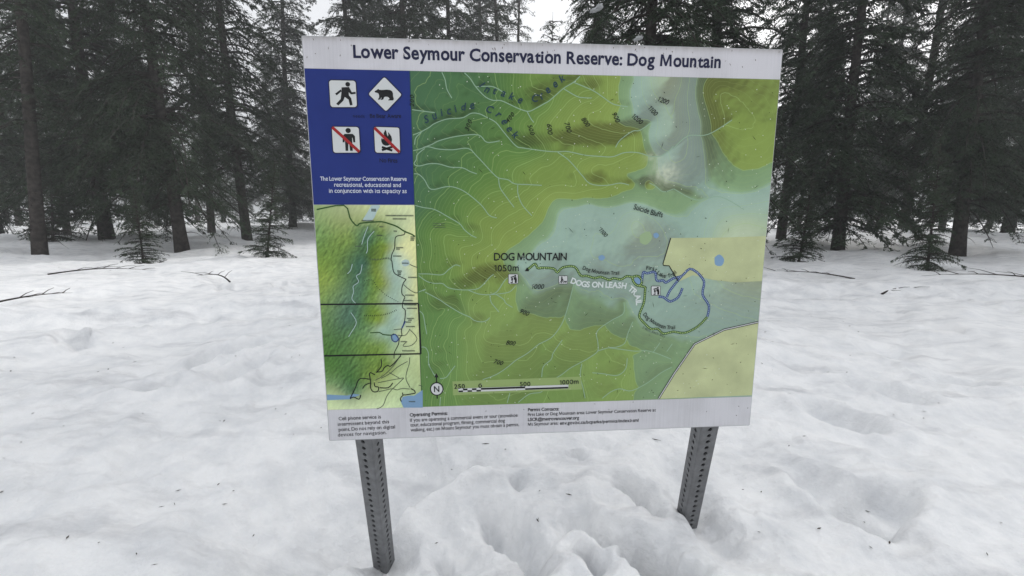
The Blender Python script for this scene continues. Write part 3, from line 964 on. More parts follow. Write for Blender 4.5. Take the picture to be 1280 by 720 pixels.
label('700', G((735, 640))[0], G((815, 660))[0])
for a in (E((190, 30))[0], E((185, 48))[0], E((195, 66))[0]):
    line('hatching', [a, (a[0] + 15, a[1])], 0.5, 4, M_dim, map_sheet, smooth=0)

# viewpoint and dog icons on the map
def rrect(x0, y0, x1, y1, r, n=4):
    out = []
    for cx, cy, a0 in ((x1 - r, y0 + r, -90), (x1 - r, y1 - r, 0), (x0 + r, y1 - r, 90), (x0 + r, y0 + r, 180)):
        for k in range(n + 1):
            a = R(a0 + 90 * k / n)
            out.append((cx + r * math.cos(a), cy + r * math.sin(a)))
    return out
def circle(cx, cy, r, n=14):
    return [(cx + r * math.cos(2 * math.pi * k / n), cy + r * math.sin(2 * math.pi * k / n)) for k in range(n)]
def icon(x0, y0, x1, y1, r, border, shapes, bars=()):
    """one symbol: dark border, white plate, pictogram, red bar"""
    o = poly('symbol_plate', rrect(x0, y0, x1, y1, r), 6.0, M_icon, sign)
    b = border
    poly('border', rrect(x0 - b, y0 - b, x1 + b, y1 + b, r + b), 5.4, M_black if b < 1 else M_navy, o)
    w, h = x1 - x0, y1 - y0
    for sh in shapes:
        poly('pictogram', [(x0 + a * w, y0 + c * h) for a, c in sh], 7.0, M_black, o)
    for p0, p1, wd in bars:
        line('prohibition_bar', [(x0 + p0[0] * w, y0 + p0[1] * h), (x0 + p1[0] * w, y0 + p1[1] * h)], wd, 8.0, M_red, o, smooth=0)
    return o
viewer = [circle(0.72, 0.17, 0.11), [(0.55, 0.30), (0.84, 0.30), (0.90, 0.60), (0.88, 0.95), (0.66, 0.95), (0.66, 0.62), (0.55, 0.55)],
          [(0.20, 0.28), (0.60, 0.16), (0.62, 0.26), (0.24, 0.40)], [(0.28, 0.42), (0.46, 0.36), (0.48, 0.66), (0.42, 0.66), (0.46, 0.95), (0.20, 0.95), (0.20, 0.86), (0.36, 0.84), (0.36, 0.7), (0.28, 0.68)]]
icon(635.8, 342.8, 647.2, 354.2, 1.0, 0.6, viewer)
icon(814.2, 357.8, 825.0, 368.8, 1.0, 0.6, viewer)
dogger = [circle(0.34, 0.16, 0.10), [(0.24, 0.26), (0.44, 0.28), (0.50, 0.48), (0.66, 0.58), (0.62, 0.62), (0.44, 0.54), (0.44, 0.70), (0.34, 0.94), (0.24, 0.94), (0.32, 0.66), (0.10, 0.92), (0.06, 0.84), (0.24, 0.58)],
          [(0.52, 0.66), (0.76, 0.68), (0.84, 0.60), (0.94, 0.66), (0.92, 0.76), (0.86, 0.92), (0.80, 0.92), (0.80, 0.82), (0.62, 0.80), (0.60, 0.92), (0.54, 0.92)]]
icon(698.6, 344.8, 709.0, 354.6, 1.0, 0.6, dogger)

# north arrow and scale bar
na = poly('north_disc', circle(546, 485.9, 8.4, 28), 6.6, M_black, sign)
poly('north_face', circle(546, 485.9, 7.1, 28), 7.0, M_icon, na)
text('N', (542.6, 489.6), (549.4, 489.4), 7.4, M_black, na, 8, bold=0.02)
line('arrow_shaft', [(545.5, 470), (545.7, 478)], 1.3, 6.8, M_black, na, smooth=0)
line('arrow_shaft', [(546.4, 494), (546.6, 498)], 1.3, 6.8, M_black, na, smooth=0)
poly('arrow_head', [(543.0, 471.6), (548.2, 471.4), (545.4, 465.8)], 6.9, M_black, na)
sb = poly('scale_bar_ground', [(565.5, 476.6), (726.0, 470.6), (727.5, 486.6), (566.5, 494.0)], 2.6, M_scaleband, sign)
def on_bar(x, off):
    return (x, 488.0 + (x - 573.2) * (483.2 - 488.0) / (710.2 - 573.2) + off)
def barseg(x0, x1, o0, o1, m, ly):
    poly('scale_segment', [on_bar(x0, o0), on_bar(x1, o0), on_bar(x1, o1), on_bar(x0, o1)], ly, m, sb)
barseg(573.0, 710.4, -2.6, 2.2, M_icon, 5)
for k in range(5):
    x0 = 573.2 + k * 5.6
    barseg(x0, x0 + 5.6, *((0, 2.0) if k % 2 == 0 else (-2.2, 0)), M_black, 5.6)
barseg(601.2, 656.4, -2.2, 0, M_black, 5.6)
barseg(656.4, 710.2, 0, 2.0, M_black, 5.6)
text('250', (567.9, 485.6), (581.2, 485.2), 5.6, M_black, sb, 7, bold=0.014)
text('0', (598.0, 484.6), (602.4, 484.5), 5.6, M_black, sb, 7, bold=0.014)
text('500', (649.8, 482.6), (662.9, 482.2), 5.6, M_black, sb, 7, bold=0.014)
text('1000m', (699.4, 480.6), (723.0, 479.4), 5.8, M_black, sb, 7, bold=0.014)

# ---- blue notice panel: warning symbols
def K(*p): return [(430 + a / 8.0, 90 + b / 8.0) for a, b in p]
bear_plate = poly('symbol_plate', K((405, 58), (418, 64), (568, 218), (572, 230), (566, 242), (434, 382), (420, 388), (408, 382), (256, 232), (252, 220), (258, 208), (392, 64)), 6, M_icon, sign)
poly('border', K((405, 48), (424, 55), (576, 212), (582, 230), (574, 248), (440, 390), (420, 398), (402, 390), (248, 238), (242, 220), (250, 202), (386, 55)), 5.4, M_navy, bear_plate)
poly('pictogram', K((308, 194), (322, 186), (334, 180), (338, 173), (347, 172), (353, 179), (372, 182), (398, 181), (430, 178), (462, 182), (482, 194), (491, 215), (492, 245), (499, 264), (498, 280), (490, 286), (444, 286), (444, 279), (458, 272), (450, 258), (436, 250), (418, 248), (404, 252), (398, 266), (392, 279), (370, 280), (369, 272), (378, 264), (374, 256), (364, 277), (342, 279), (341, 271), (352, 262), (353, 236), (346, 218), (334, 210), (318, 208), (309, 202)), 7, M_black, bear_plate)
def K2(*p): return [(430 + a / 7.2, 150 + b / 7.2) for a, b in p]
fire = poly('symbol_plate', K2((278, 66), (290, 64), (482, 70), (494, 76), (498, 90), (506, 282), (500, 294), (488, 298), (300, 294), (288, 288), (282, 274), (272, 80)), 6, M_icon, sign)
poly('border', K2((270, 60), (286, 56), (486, 62), (502, 70), (506, 86), (514, 284), (506, 302), (490, 306), (298, 302), (280, 294), (274, 278), (264, 80)), 5.4, M_navy, fire)
poly('pictogram', K2((372, 86), (382, 104), (386, 124), (396, 150), (400, 134), (396, 108), (412, 126), (428, 150), (434, 180), (428, 205), (412, 224), (396, 232), (372, 232), (350, 220), (338, 198), (336, 176), (344, 160), (350, 176), (358, 166), (362, 140), (358, 118), (366, 104)), 7, M_black, fire)
for a, b in (((342, 244), (436, 276)), ((342, 272), (436, 242))):
    line('pictogram', K2(a, b), 2.4, 7.2, M_black, fire, smooth=0)
line('prohibition_bar', K2((276, 72), (500, 290)), 3.2, 8, M_red, fire, smooth=0)
walker = [circle(0.70, 0.14, 0.09), [(0.46, 0.26), (0.74, 0.24), (0.84, 0.44), (1.0 - 0.02, 0.42), (0.98, 0.50), (0.80, 0.52), (0.72, 0.44), (0.72, 0.56), (0.80, 0.66), (0.84, 0.92), (0.74, 0.94), (0.70, 0.72), (0.56, 0.62), (0.50, 0.76), (0.30, 0.94), (0.22, 0.88), (0.40, 0.70), (0.44, 0.48)],
          [(0.20, 0.50), (0.42, 0.34), (0.46, 0.40), (0.26, 0.56)]]
def column_icon(q, shapes, bar):
    """symbol whose plate is a quadrilateral standing in the sign's own perspective"""
    (x0, y0), (x1, y1), (x2, y2), (x3, y3) = q
    def m(u, v): return ((x0 * (1 - u) + x1 * u) * (1 - v) + (x3 * (1 - u) + x2 * u) * v, (y0 * (1 - u) + y1 * u) * (1 - v) + (y3 * (1 - u) + y2 * u) * v)
    rr = rrect(0, 0, 1, 1, 0.10)
    o = poly('symbol_plate', [m(*p) for p in rr], 6, M_icon, sign)
    poly('border', [m(0.5 + (a - 0.5) * 1.07, 0.5 + (b - 0.5) * 1.07) for a, b in rr], 5.4, M_navy, o)
    for sh in shapes:
        poly('pictogram', [m(*p) for p in sh], 7, M_black, o)
    if bar:
        line('prohibition_bar', [m(0.02, 0.02), m(0.97, 0.97)], 3.2, 8, M_red, o, smooth=0)
    return o
column_icon(((411.5, 100.6), (444.6, 101.2), (446.4, 134), (413.5, 134)), walker, False)
stander = [circle(0.60, 0.14, 0.10), [(0.46, 0.27), (0.76, 0.27), (0.84, 0.36), (0.84, 0.60), (0.77, 0.60), (0.75, 0.42), (0.73, 0.42), (0.73, 0.93), (0.63, 0.93), (0.61, 0.62), (0.58, 0.62), (0.56, 0.93), (0.46, 0.93), (0.46, 0.42), (0.44, 0.60), (0.37, 0.60), (0.38, 0.36)]]
column_icon(((415, 158.6), (448.6, 159), (450.4, 190.8), (417, 191)), stander, True)
text('Be Bear Aware', (462.6, 147.6), (501.6, 147.6), 4.4, M_bluetext, notice, 3, bold=0.008)
text('No Fires', (474.6, 203.0), (497.0, 203.4), 4.4, M_bluetext, notice, 3, bold=0.008)
text('needs', (441.4, 147.0), (455.8, 147.4), 3.4, M_bluetext, notice, 3)
for s, y, x0, x1 in (('The Lower Seymour Conservation Reserve', 225.8, 400.5, 508.4), ('recreational, educational and', 233.4, 418.0, 501.2), ('in conjunction with its capacity as', 240.9, 411.5, 508.5)):
    text(s, (x0, y), (x1, y + 0.4), 4.4, M_paletext, notice, 3, bold=0.010)

# ---- footer lettering
def para(lines, bold_first=()):
    for (s, a, b, cap, bd) in lines:
        text(s, a, b, cap, M_text, footer, 3, bold=bd)
para([('Cell phone service is', (423.5, 525.3), (476.3, 522.8), 4.3, 0.008), ('intermittent beyond this', (422.5, 532.3), (486.6, 528.9), 4.3, 0.008),
      ('point. Do not rely on digital', (423.5, 539.0), (494.0, 535.3), 4.3, 0.008), ('devices for navigation.', (422.5, 545.6), (483.5, 542.4), 4.3, 0.008),
      ('Operating Permits:', (512.2, 520.6), (559.6, 518.4), 4.3, 0.022), ('If you are operating a commercial event or tour (snowshoe', (512.6, 527.2), (647.0, 520.8), 4.3, 0.008),
      ('tour, educational program, filming, commercial dog', (513.0, 533.2), (631.2, 527.6), 4.3, 0.008), ('walking, etc.) on Mount Seymour you must obtain a permit.', (513.4, 539.4), (648.8, 532.4), 4.3, 0.008),
      ('Permit Contacts:', (659.8, 514.0), (698.8, 512.8), 4.1, 0.022), ('First Lake or Dog Mountain area: Lower Seymour Conservation Reserve at', (659.8, 520.0), (819.6, 514.2), 4.1, 0.008),
      ('LSCR@metrovancouver.org', (659.8, 526.2), (723.8, 524.0), 4.1, 0.022), ('Mt Seymour area: ', (659.8, 532.2), (697.8, 530.6), 4.1, 0.008),
      ('env.gov.bc.ca/bcparks/permits/index.html', (699.8, 530.8), (798.0, 527.0), 4.1, 0.022)])

# ---- inset map
def inset_fields(x, y, shape):
    pc = [((440, 262), (168, 178, 134)), ((455, 275), (150, 165, 110)), ((480, 262), (196, 206, 160)), ((515, 270), (200, 208, 164)), ((515, 330), (206, 210, 162)), ((500, 310), (206, 210, 162)), ((516, 365), (200, 206, 158)),
          ((512, 430), (190, 204, 160)), ((500, 420), (192, 204, 160)), ((520, 400), (190, 202, 154)), ((470, 500), (184, 202, 158)), ((450, 505), (186, 202, 162)), ((500, 470), (178, 198, 148)), ((515, 465), (176, 194, 144)), ((515, 490), (170, 190, 146)),
          ((440, 300), (118, 138, 66)), ((436, 340), (84, 112, 72)), ((455, 300), (76, 110, 84)), ((462, 290), (80, 112, 80)), ((458, 330), (72, 104, 82)), ((450, 360), (80, 112, 88)), ((446, 380), (84, 116, 92)), ((440, 400), (78, 108, 90)),
          ((478, 290), (124, 142, 66)), ((484, 310), (138, 150, 62)), ((478, 325), (126, 144, 64)), ((470, 300), (96, 126, 70)), ((490, 300), (140, 170, 144)), ((491, 318), (158, 184, 174)), ((487, 335), (150, 180, 168)),
          ((474, 340), (134, 148, 58)), ((465, 350), (104, 130, 62)), ((480, 355), (136, 150, 66)), ((490, 350), (150, 172, 160)), ((498, 355), (154, 182, 174)), ((468, 372), (120, 142, 62)), ((460, 365), (92, 124, 70)), ((486, 372), (150, 176, 164)),
          ((497, 372), (158, 184, 172)), ((470, 385), (120, 142, 62)), ((455, 385), (90, 122, 72)), ((484, 390), (140, 164, 120)), ((492, 395), (156, 184, 176)), ((498, 405), (158, 184, 176)), ((475, 402), (132, 150, 66)), ((455, 405), (96, 128, 76)),
          ((478, 412), (150, 180, 172)), ((488, 412), (144, 174, 160)), ((450, 425), (104, 134, 70)), ((465, 430), (118, 142, 70)), ((480, 430), (126, 152, 84)), ((492, 425), (144, 174, 150)), ((490, 440), (150, 176, 130)), ((470, 450), (116, 140, 60)),
          ((455, 460), (98, 124, 56)), ((440, 455), (84, 116, 62)), ((485, 455), (120, 140, 60)), ((445, 480), (84, 116, 66)), ((462, 470), (120, 138, 58)), ((440, 490), (92, 120, 88)), ((415, 470), (100, 130, 72)), ((415, 495), (176, 194, 150)), ((400, 300), (112, 138, 72)), ((400, 400), (108, 136, 70)), ((400, 480), (120, 150, 100)), ((415, 350), (128, 148, 66)), ((405, 260), (150, 170, 120))]
    ev = rbf_fit([p for p, _ in pc], [lin(c) for _, c in pc], 0.002)
    c = np.clip(ev(x, y), 0.02, 0.7)
    gr = (c @ np.array([0.3, 0.6, 0.1]))[:, None]
    c = (gr * 0.12 + c * 0.88) * np.array([[1.18, 1.20, 1.04]])
    c = c * (1 + 0.22 * fbm(x / 3.1, y / 3.1, 3)[:, None] * (1 - 0.8 * sstep(0.28, 0.42, c[:, 1]))[:, None])
    c[:, 0] *= 1 - 0.13 * (1 - sstep(0.30, 0.42, c[:, 1]))
    h = 1 - np.abs(fbm(x / 9 + 0.35 * y / 9, y / 13, 4))
    g = np.gradient(h.reshape(shape), axis=1).ravel() * 0.8 + np.gradient(h.reshape(shape), axis=0).ravel() * -0.6
    pale = sstep(0.30, 0.5, c[:, 1])
    c = c * (1 + np.clip(g, -0.5, 0.4) * (1 - 0.75 * pale))[:, None]
    return {'ink': c}
inset = grid_sheet('inset_map', S_L + EDGE, S_MAP - 0.0004, T_MB + 0.0006, T_BLUE - 0.0008, 120, 220, 1, inset_fields, print_mat('inset_print', False))
def N1(*p): return [(430 + a / 9, 250 + b / 9) for a, b in p]
def N2(*p): return [(430 + a / 9, 320 + b / 9) for a, b in p]
def N3(*p): return [(430 + a / 10.29, 380 + b / 10.29) for a, b in p]
def N4(*p): return [(430 + a / 9, 440 + b / 9) for a, b in p]
poly('lake', N1((310, 60), (405, 62), (370, 130), (320, 225), (215, 232), (250, 160)), 2.4, M_pale, inset, curved=3)
poly('lake', N2((650, 60), (690, 38), (730, 55), (735, 95), (690, 118), (652, 95)), 2.4, M_pale, inset, curved=3)
poly('inlet', N4((640, 560), (660, 505), (720, 490), (790, 490), (850, 450), (885, 425), (886, 625), (670, 625)), 2.4, M_lake, inset)
poly('inlet', N4((-300, 480), (40, 490), (110, 470), (185, 480), (130, 500), (70, 530), (-300, 545)), 2.4, M_lake, inset)
line('reserve_boundary', [(396, 262)] + N1((0, 60), (68, 200), (110, 260), (150, 290), (185, 262), (330, 248), (430, 245), (520, 270), (600, 300), (660, 340), (710, 365), (760, 385), (800, 410)), 1.5, 4, M_trailgreen, inset, 3)
line('reserve_boundary', N1((685, 362), (675, 390), (600, 405), (575, 440), (570, 540), (540, 610), (530, 680)) + N2((540, 60), (560, 180), (620, 225), (700, 262)), 0.9, 4, M_black, inset, 3)
line('reserve_boundary', N2((700, 262), (665, 310), (650, 370), (655, 430), (685, 460), (665, 510), (660, 580), (690, 610)) + N3((780, 210), (740, 330), (745, 400), (715, 440), (700, 520), (650, 620), (645, 700)), 0.9, 4, M_black, inset, 3)
for pts in (N2((670, 320), (740, 380), (810, 415), (840, 400)), N2((740, 95), (800, 120), (830, 128)), N4((740, 60), (735, 130), (705, 230), (700, 310), (745, 400)), N4((510, 230), (620, 290)), N4((370, 640), (440, 600), (480, 500), (540, 420), (660, 305), (640, 295), (380, 345)),
            N4((420, 295), (520, 240), (600, 170), (715, 105)), N4((345, 320), (450, 260), (560, 150), (640, 30)), N4((390, 445), (460, 430), (540, 412), (600, 425), (650, 410), (740, 415)), N4((840, 370), (885, 385)), N3((850, 330), (940, 440), (870, 530), (760, 540), (800, 490)), N3((640, 330), (740, 320)), N3((690, 400), (790, 400), (850, 320))):
    line('road', pts, 0.75, 4, M_dim, inset, 3)
for pts in (N4((370, 225), (430, 215), (450, 180), (490, 150), (520, 160), (560, 130), (640, 40)), N4((290, 230), (310, 235), (350, 255)), N4((285, 235), (300, 330), (300, 400), (330, 445), (380, 440), (390, 395), (350, 385), (340, 340)), N4((70, 520), (130, 400), (160, 320), (200, 295), (290, 305)),
            N4((210, 410), (240, 370), (300, 345)), N4((660, 455), (670, 482), (760, 470), (800, 460), (790, 430), (750, 410)), N4((665, 485), (635, 520), (645, 555)), N4((70, 525), (110, 505), (170, 530), (190, 480)), N4((400, 400), (500, 400), (550, 345)), N4((365, 230), (420, 160), (420, 80))):
    line('road', pts, 1.15, 4.4, M_black, inset, 3)
for pts in (N1((340, 350), (270, 440), (265, 560), (250, 600)), N2((205, 95), (185, 190), (140, 225), (165, 290), (105, 340), (110, 400), (90, 480), (130, 530)), N2((95, 90), (75, 160), (40, 200)), N3((90, 110), (160, 235), (90, 370), (60, 420)), N1((270, 300), (230, 400), (200, 500))):
    line('stream', pts, 0.7, 3, M_pale, inset, 4)
for pts in (N3((335, 370), (460, 365), (500, 390), (610, 400), (640, 380)),):
    line('trail', pts, 1.2, 4.6, M_trailgreen, inset, 2)
line('trail', N3((610, 400), (620, 460), (660, 485), (690, 470), (700, 440), (660, 390)), 1.3, 4.6, M_trailblue, inset, 3, closed=True)
line('trail', N3((790, 220), (770, 260), (745, 310)), 1.5, 4.6, M_trailblue, inset, 2)
poly('lake', N3((625, 400), (660, 395), (690, 445), (670, 475), (630, 455)), 2.6, M_lake, inset, curved=2)
dashes('trail_dashes', N2((230, 280), (290, 265), (340, 290), (375, 350), (430, 400), (470, 435), (560, 490), (620, 520)), 1.0, 0.9, 1.6, 4, M_black, inset)
dashes('trail_dashes', N2((230, 670), (330, 670), (420, 665), (520, 640), (600, 600)), 1.6, 0.7, 1.5, 4, M_black, inset)
dashes('trail_dashes', N1((300, 665), (390, 670), (470, 655), (520, 660)), 2.0, 0.8, 1.0, 4, M_dim, inset)
# place names too small to read: broken strokes
for (x, y, w) in [(N1((470, 175))[0] + (35,)), (N1((550, 212))[0] + (17,)), (N1((310, 105))[0] + (6,)), (N1((310, 122))[0] + (6,)), (N1((200, 232))[0] + (15,)), (N1((370, 398))[0] + (7,)), (N1((590, 535))[0] + (9,)), (N1((590, 552))[0] + (4,)), (N1((555, 630))[0] + (10,)), (N1((750, 415))[0] + (5,)), (N1((750, 435))[0] + (5,)),
                  (N1((750, 452))[0] + (4,)), (N1((130, 520))[0] + (9,)), (N1((560, 350))[0] + (4,)), (N1((400, 300))[0] + (5,)), (N2((600, 168))[0] + (6,)), (N2((605, 188))[0] + (4,)), (N2((605, 207))[0] + (4,)), (N2((725, 240))[0] + (11,)), (N2((690, 440))[0] + (11,)), (N2((668, 500))[0] + (12,)), (N2((680, 548))[0] + (15,)), (N2((708, 588))[0] + (13,)),
                  (N2((655, 80))[0] + (8,)), (N3((810, 185))[0] + (9,)), (N3((830, 208))[0] + (4,)), (N3((800, 232))[0] + (6,)), (N3((800, 288))[0] + (11,)), (N3((730, 482))[0] + (8,)), (N3((750, 600))[0] + (16,)), (N4((730, 555))[0] + (8,))]:
    dashes('small_name', [(x, y), (x + w * 0.5, y + 0.05), (x + w, y + 0.1)], 1.5, 0.9, 0.45, 5, M_dim, inset)
fr_pts = N2((-320, 545), (838, 534)) + N3((990, 638), (-320, 667))
for k in range(3):
    line('extent_frame', [fr_pts[k], fr_pts[k + 1]], 1.7, 5.4 + 0.2 * k, M_black, inset, smooth=0)
line('divider', [(512.3, 88.5), (527.5, 509.5)], 0.5, 2.2, M_trailgreen, sign, smooth=0)

# ---- weathering on the face: stuck needles, frost specks, scratches
def sprinkle(name, n, wlo, whi, llo, lhi, m, layer, seed, tlo, thi, slo=None, angle=None):
    rg = np.random.default_rng(seed)
    V, F = [], []
    y = -layer * 0.00025
    for k in range(n):
        s = rg.uniform(slo or S_L + 0.01, S_R - 0.01); t = rg.uniform(tlo, thi)
        a = rg.uniform(0, math.pi) if angle is None else rg.normal(angle, 0.3)
        l = rg.uniform(llo, lhi) * PXM / 2; w = rg.uniform(wlo, whi) * PXM / 2
        dx, dz = math.cos(a), math.sin(a)
        b = len(V)
        yy = y - rg.uniform(0, 0.0006)
        V += [(s - dx * l, yy, t - dz * l), (s + dz * w, yy, t - dx * w), (s + dx * l, yy, t + dz * l), (s - dz * w, yy, t + dx * w)]
        F.append((b, b + 1, b + 2, b + 3))
    return tag(mesh_obj(name, V, F, m, sign), kind='stuff')
sprinkle('frost_specks', 420, 0.7, 1.3, 0.8, 1.9, M_speck, 9, 1, T_MB, T_MT, S_MAP)
sprinkle('needle_bits', 170, 0.5, 1.2, 0.8, 2.6, M_bit, 9.5, 2, T_BOT + 0.02, T_MT, S_MAP)
sprinkle('stuck_needles', 26, 0.4, 0.7, 4, 10, M_bit, 9.8, 3, T_BOT + 0.02, T_MT, S_MAP)
sprinkle('header_grime', 60, 0.5, 1.0, 1.0, 4.0, M_grime, 3.6, 5, T_MT + 0.02, T_TOP - 0.005, None, math.pi / 2)

# ---- posts: perforated square steel tube
M_holeshade = mat('hole_shade_black', (0.012, 0.012, 0.012), 0.95, 0.05)  # near-black colour standing in for the shade inside the tube
M_steel = mat('galvanised_steel', (0.15, 0.154, 0.16), 0.5, 0.5, 0.22, 40, 0.08, 200, metallic=0.25)
def make_post(top_s, lean, yaw):
    """tube with 11 mm holes every inch; straight behind the panel, bent over by snow below it"""
    cell = 0.0254
    base = toW(np.array(top_s), np.array(T_BOT)) - N * 0.085
    # centre line from below the snow up: leaning part then upright part
    up = -lean
    pts = [base + lean * (cell * k) for k in range(38, 0, -1)]
    cur = base.copy(); d = up.copy()
    nup = int((T_TOP - T_BOT - 0.06) / cell)
    for k in range(nup):
        pts.append(cur.copy())
        w = min(1, k / 4)
        dd = up * (1 - w) + np.array([0, 0, 1]) * w
        dd /= np.linalg.norm(dd)
        cur = cur + dd * cell
    pts = np.array(pts)
    h = 0.0275; c = 0.005
    V, Q = [], []
    def ring_frame(i):
        a = pts[max(i - 1, 0)]; b = pts[min(i + 1, len(pts) - 1)]
        ax = (b - a) / np.linalg.norm(b - a)
        x0 = np.array([math.cos(yaw), math.sin(yaw), 0.0])
        x0 = x0 - ax * (x0 @ ax); x0 /= np.linalg.norm(x0)
        y0 = np.cross(ax, x0)
        return ax, x0, y0
    NH = 12
    inv = np.array(Matrix.Translation(Vector(ORIG)) @ Matrix.Rotation(PSI, 4, 'Z'))
    inv = np.linalg.inv(inv)
    for i in range(len(pts) - 1):
        f0 = ring_frame(i); f1 = ring_frame(i + 1)
        def pt(u, v, depth_out, w):
            """u across the face, w 0..1 along the cell"""
            p = pts[i] * (1 - w) + pts[i + 1] * w
            x = f0[1] * (1 - w) + f1[1] * w; y = f0[2] * (1 - w) + f1[2] * w
            return p + x * u + y * v
        for face in range(4):
            ca, sa = [(1, 0), (0, 1), (-1, 0), (0, -1)][face]
            def fp(u, out, w):
                return pt(ca * out - sa * u, sa * out + ca * u, 0, w)
            b = len(V)
            e = h - c
            sq = []
            for k in range(NH):
                a = 2 * math.pi * (k + 0.5) / NH
                cx, sx_ = math.cos(a), math.sin(a)
                m_ = max(abs(cx), abs(sx_))
                sq.append((cx / m_ * e, 0.5 + sx_ / m_ * 0.5))
            ho = [(math.cos(2 * math.pi * (k + 0.5) / NH) * 0.0064, 0.5 + math.sin(2 * math.pi * (k + 0.5) / NH) * 0.0064 / cell) for k in range(NH)]
            # corner points so that neighbouring cells meet
            V += [fp(u, h, w) for u, w in sq] + [fp(u, h, w) for u, w in ho] + [fp(u, h - 0.0045, w) for u, w in ho] + [fp(u, h, w) for u, w in ((e, 1), (-e, 1), (-e, 0), (e, 0))]
            for k in range(NH):
                j = (k + 1) % NH
                Q.append((b + k, b + j, b + NH + j, b + NH + k))
                Q.append((b + NH + k, b + NH + j, b + 2 * NH + j, b + 2 * NH + k))
            q4 = NH // 4
            for cidx in range(4):
                # two ring points either side of the corner
                k0 = [1, 4, 7, 10][cidx]
                Q.append((b + 3 * NH + cidx, b + k0, b + k0))
                Q[-1] = (b + k0 - 0, b + 3 * NH + cidx, b + (k0 + 1) % NH) if False else (b + k0, b + 3 * NH + cidx, b + k0)
                Q.pop()
            # rounded corner to the next face
            bb = len(V)
            for w in (0, 1):
                for k in range(4):
                    a = R(k * 30)
                    u_, o_ = e + c * math.sin(a), (h - c) + c * math.cos(a)
                    V.append(fp(u_, o_, w))
            for k in range(3):
                Q.append((bb + k, bb + k + 1, bb + 5 + k, bb + 4 + k))
    V = np.array(V)
    V = (np.c_[V, np.ones(len(V))] @ inv.T)[:, :3]
    o = mesh_obj('post', V, Q, M_steel, sign)
    LVs, LQs = [], []
    for i in range(len(pts)):
        ax, x0, y0 = ring_frame(i)
        e2 = h - 0.0050
        LVs += [pts[i] + x0 * a_ * e2 + y0 * b_ * e2 for a_, b_ in ((1, 1), (-1, 1), (-1, -1), (1, -1))]
        if i:
            for k in range(4):
                LQs.append((4 * i - 4 + k, 4 * i - 4 + (k + 1) % 4, 4 * i + (k + 1) % 4, 4 * i + k))
    LVs = np.array(LVs)
    LVs = (np.c_[LVs, np.ones(len(LVs))] @ inv.T)[:, :3]
    mesh_obj('hole_shade_lining', LVs, LQs, M_holeshade, o)  # added liner behind the holes, coloured dark in place of real shade
    return o
s_post = P(463, 551)[0]
YAW = R(-19)
s_post = float(np.dot(POST_TOP - ORIG, U))
make_post(s_post, DOWN, YAW)
make_post(S_R - (s_post - S_L), DOWN * np.array([-1, 1, 1]), R(8))
# bolts through the face
M_bolt = mat('bolt_head', (0.35, 0.35, 0.36), 0.4, 0.5, metallic=0.6)


# ================================================================== TREES
def leaf_mat(name, rgb):
    m = bpy.data.materials.new(name)
    m.use_nodes = True
    nt = m.node_tree
    b = nt.nodes['Principled BSDF']
    b.inputs['Roughness'].default_value = 0.65
    b.inputs['Specular IOR Level'].default_value = 0.2
    tc = nt.nodes.new('ShaderNodeTexCoord')
    n = nt.nodes.new('ShaderNodeTexNoise'); n.inputs['Scale'].default_value = 1.3; n.inputs['Detail'].default_value = 5
    nt.links.new(tc.outputs['Object'], n.inputs['Vector'])
    cr = nt.nodes.new('ShaderNodeValToRGB')
    cr.color_ramp.elements[0].position = 0.35; cr.color_ramp.elements[0].color = tuple(c * 0.6 for c in rgb) + (1,)
    cr.color_ramp.elements[1].position = 0.68; cr.color_ramp.elements[1].color = tuple(c * 1.35 for c in rgb) + (1,)
    nt.links.new(n.outputs['Fac'], cr.inputs[0])
    nt.links.new(cr.outputs[0], b.inputs['Base Color'])
    return m
M_needle = leaf_mat('conifer_needles', (0.040, 0.062, 0.034))
M_bark = mat('conifer_bark', (0.050, 0.044, 0.040), 0.95, 0.05, 0.5, 9, 1.0, 22)
M_clump = mat('branch_snow', (0.40, 0.41, 0.42), 0.7, 0.2, 0.06, 12, 0.3, 30)

def tube(path, radii, sides):
    path = np.array(path); n = len(path)
    V = np.zeros((n, sides, 3)); 
    for i in range(n):
        d = path[min(i + 1, n - 1)] - path[max(i - 1, 0)]
        d = d / (np.linalg.norm(d) + 1e-9)
        x = np.cross(d, [0.31, 0.11, 0.94]) if abs(d[2]) < 0.9 else np.cross(d, [1, 0, 0])
        x /= np.linalg.norm(x)
        y = np.cross(d, x)
        a = np.arange(sides) * 2 * np.pi / sides
        V[i] = path[i] + radii[i] * (np.outer(np.cos(a), x) + np.outer(np.sin(a), y))
    i = np.arange(n - 1)[:, None] * sides; k = np.arange(sides)[None]
    k2 = (k + 1) % sides
    q = np.stack([i + k, i + k2, i + sides + k2, i + sides + k], -1).reshape(-1, 4)
    return V.reshape(-1, 3), q

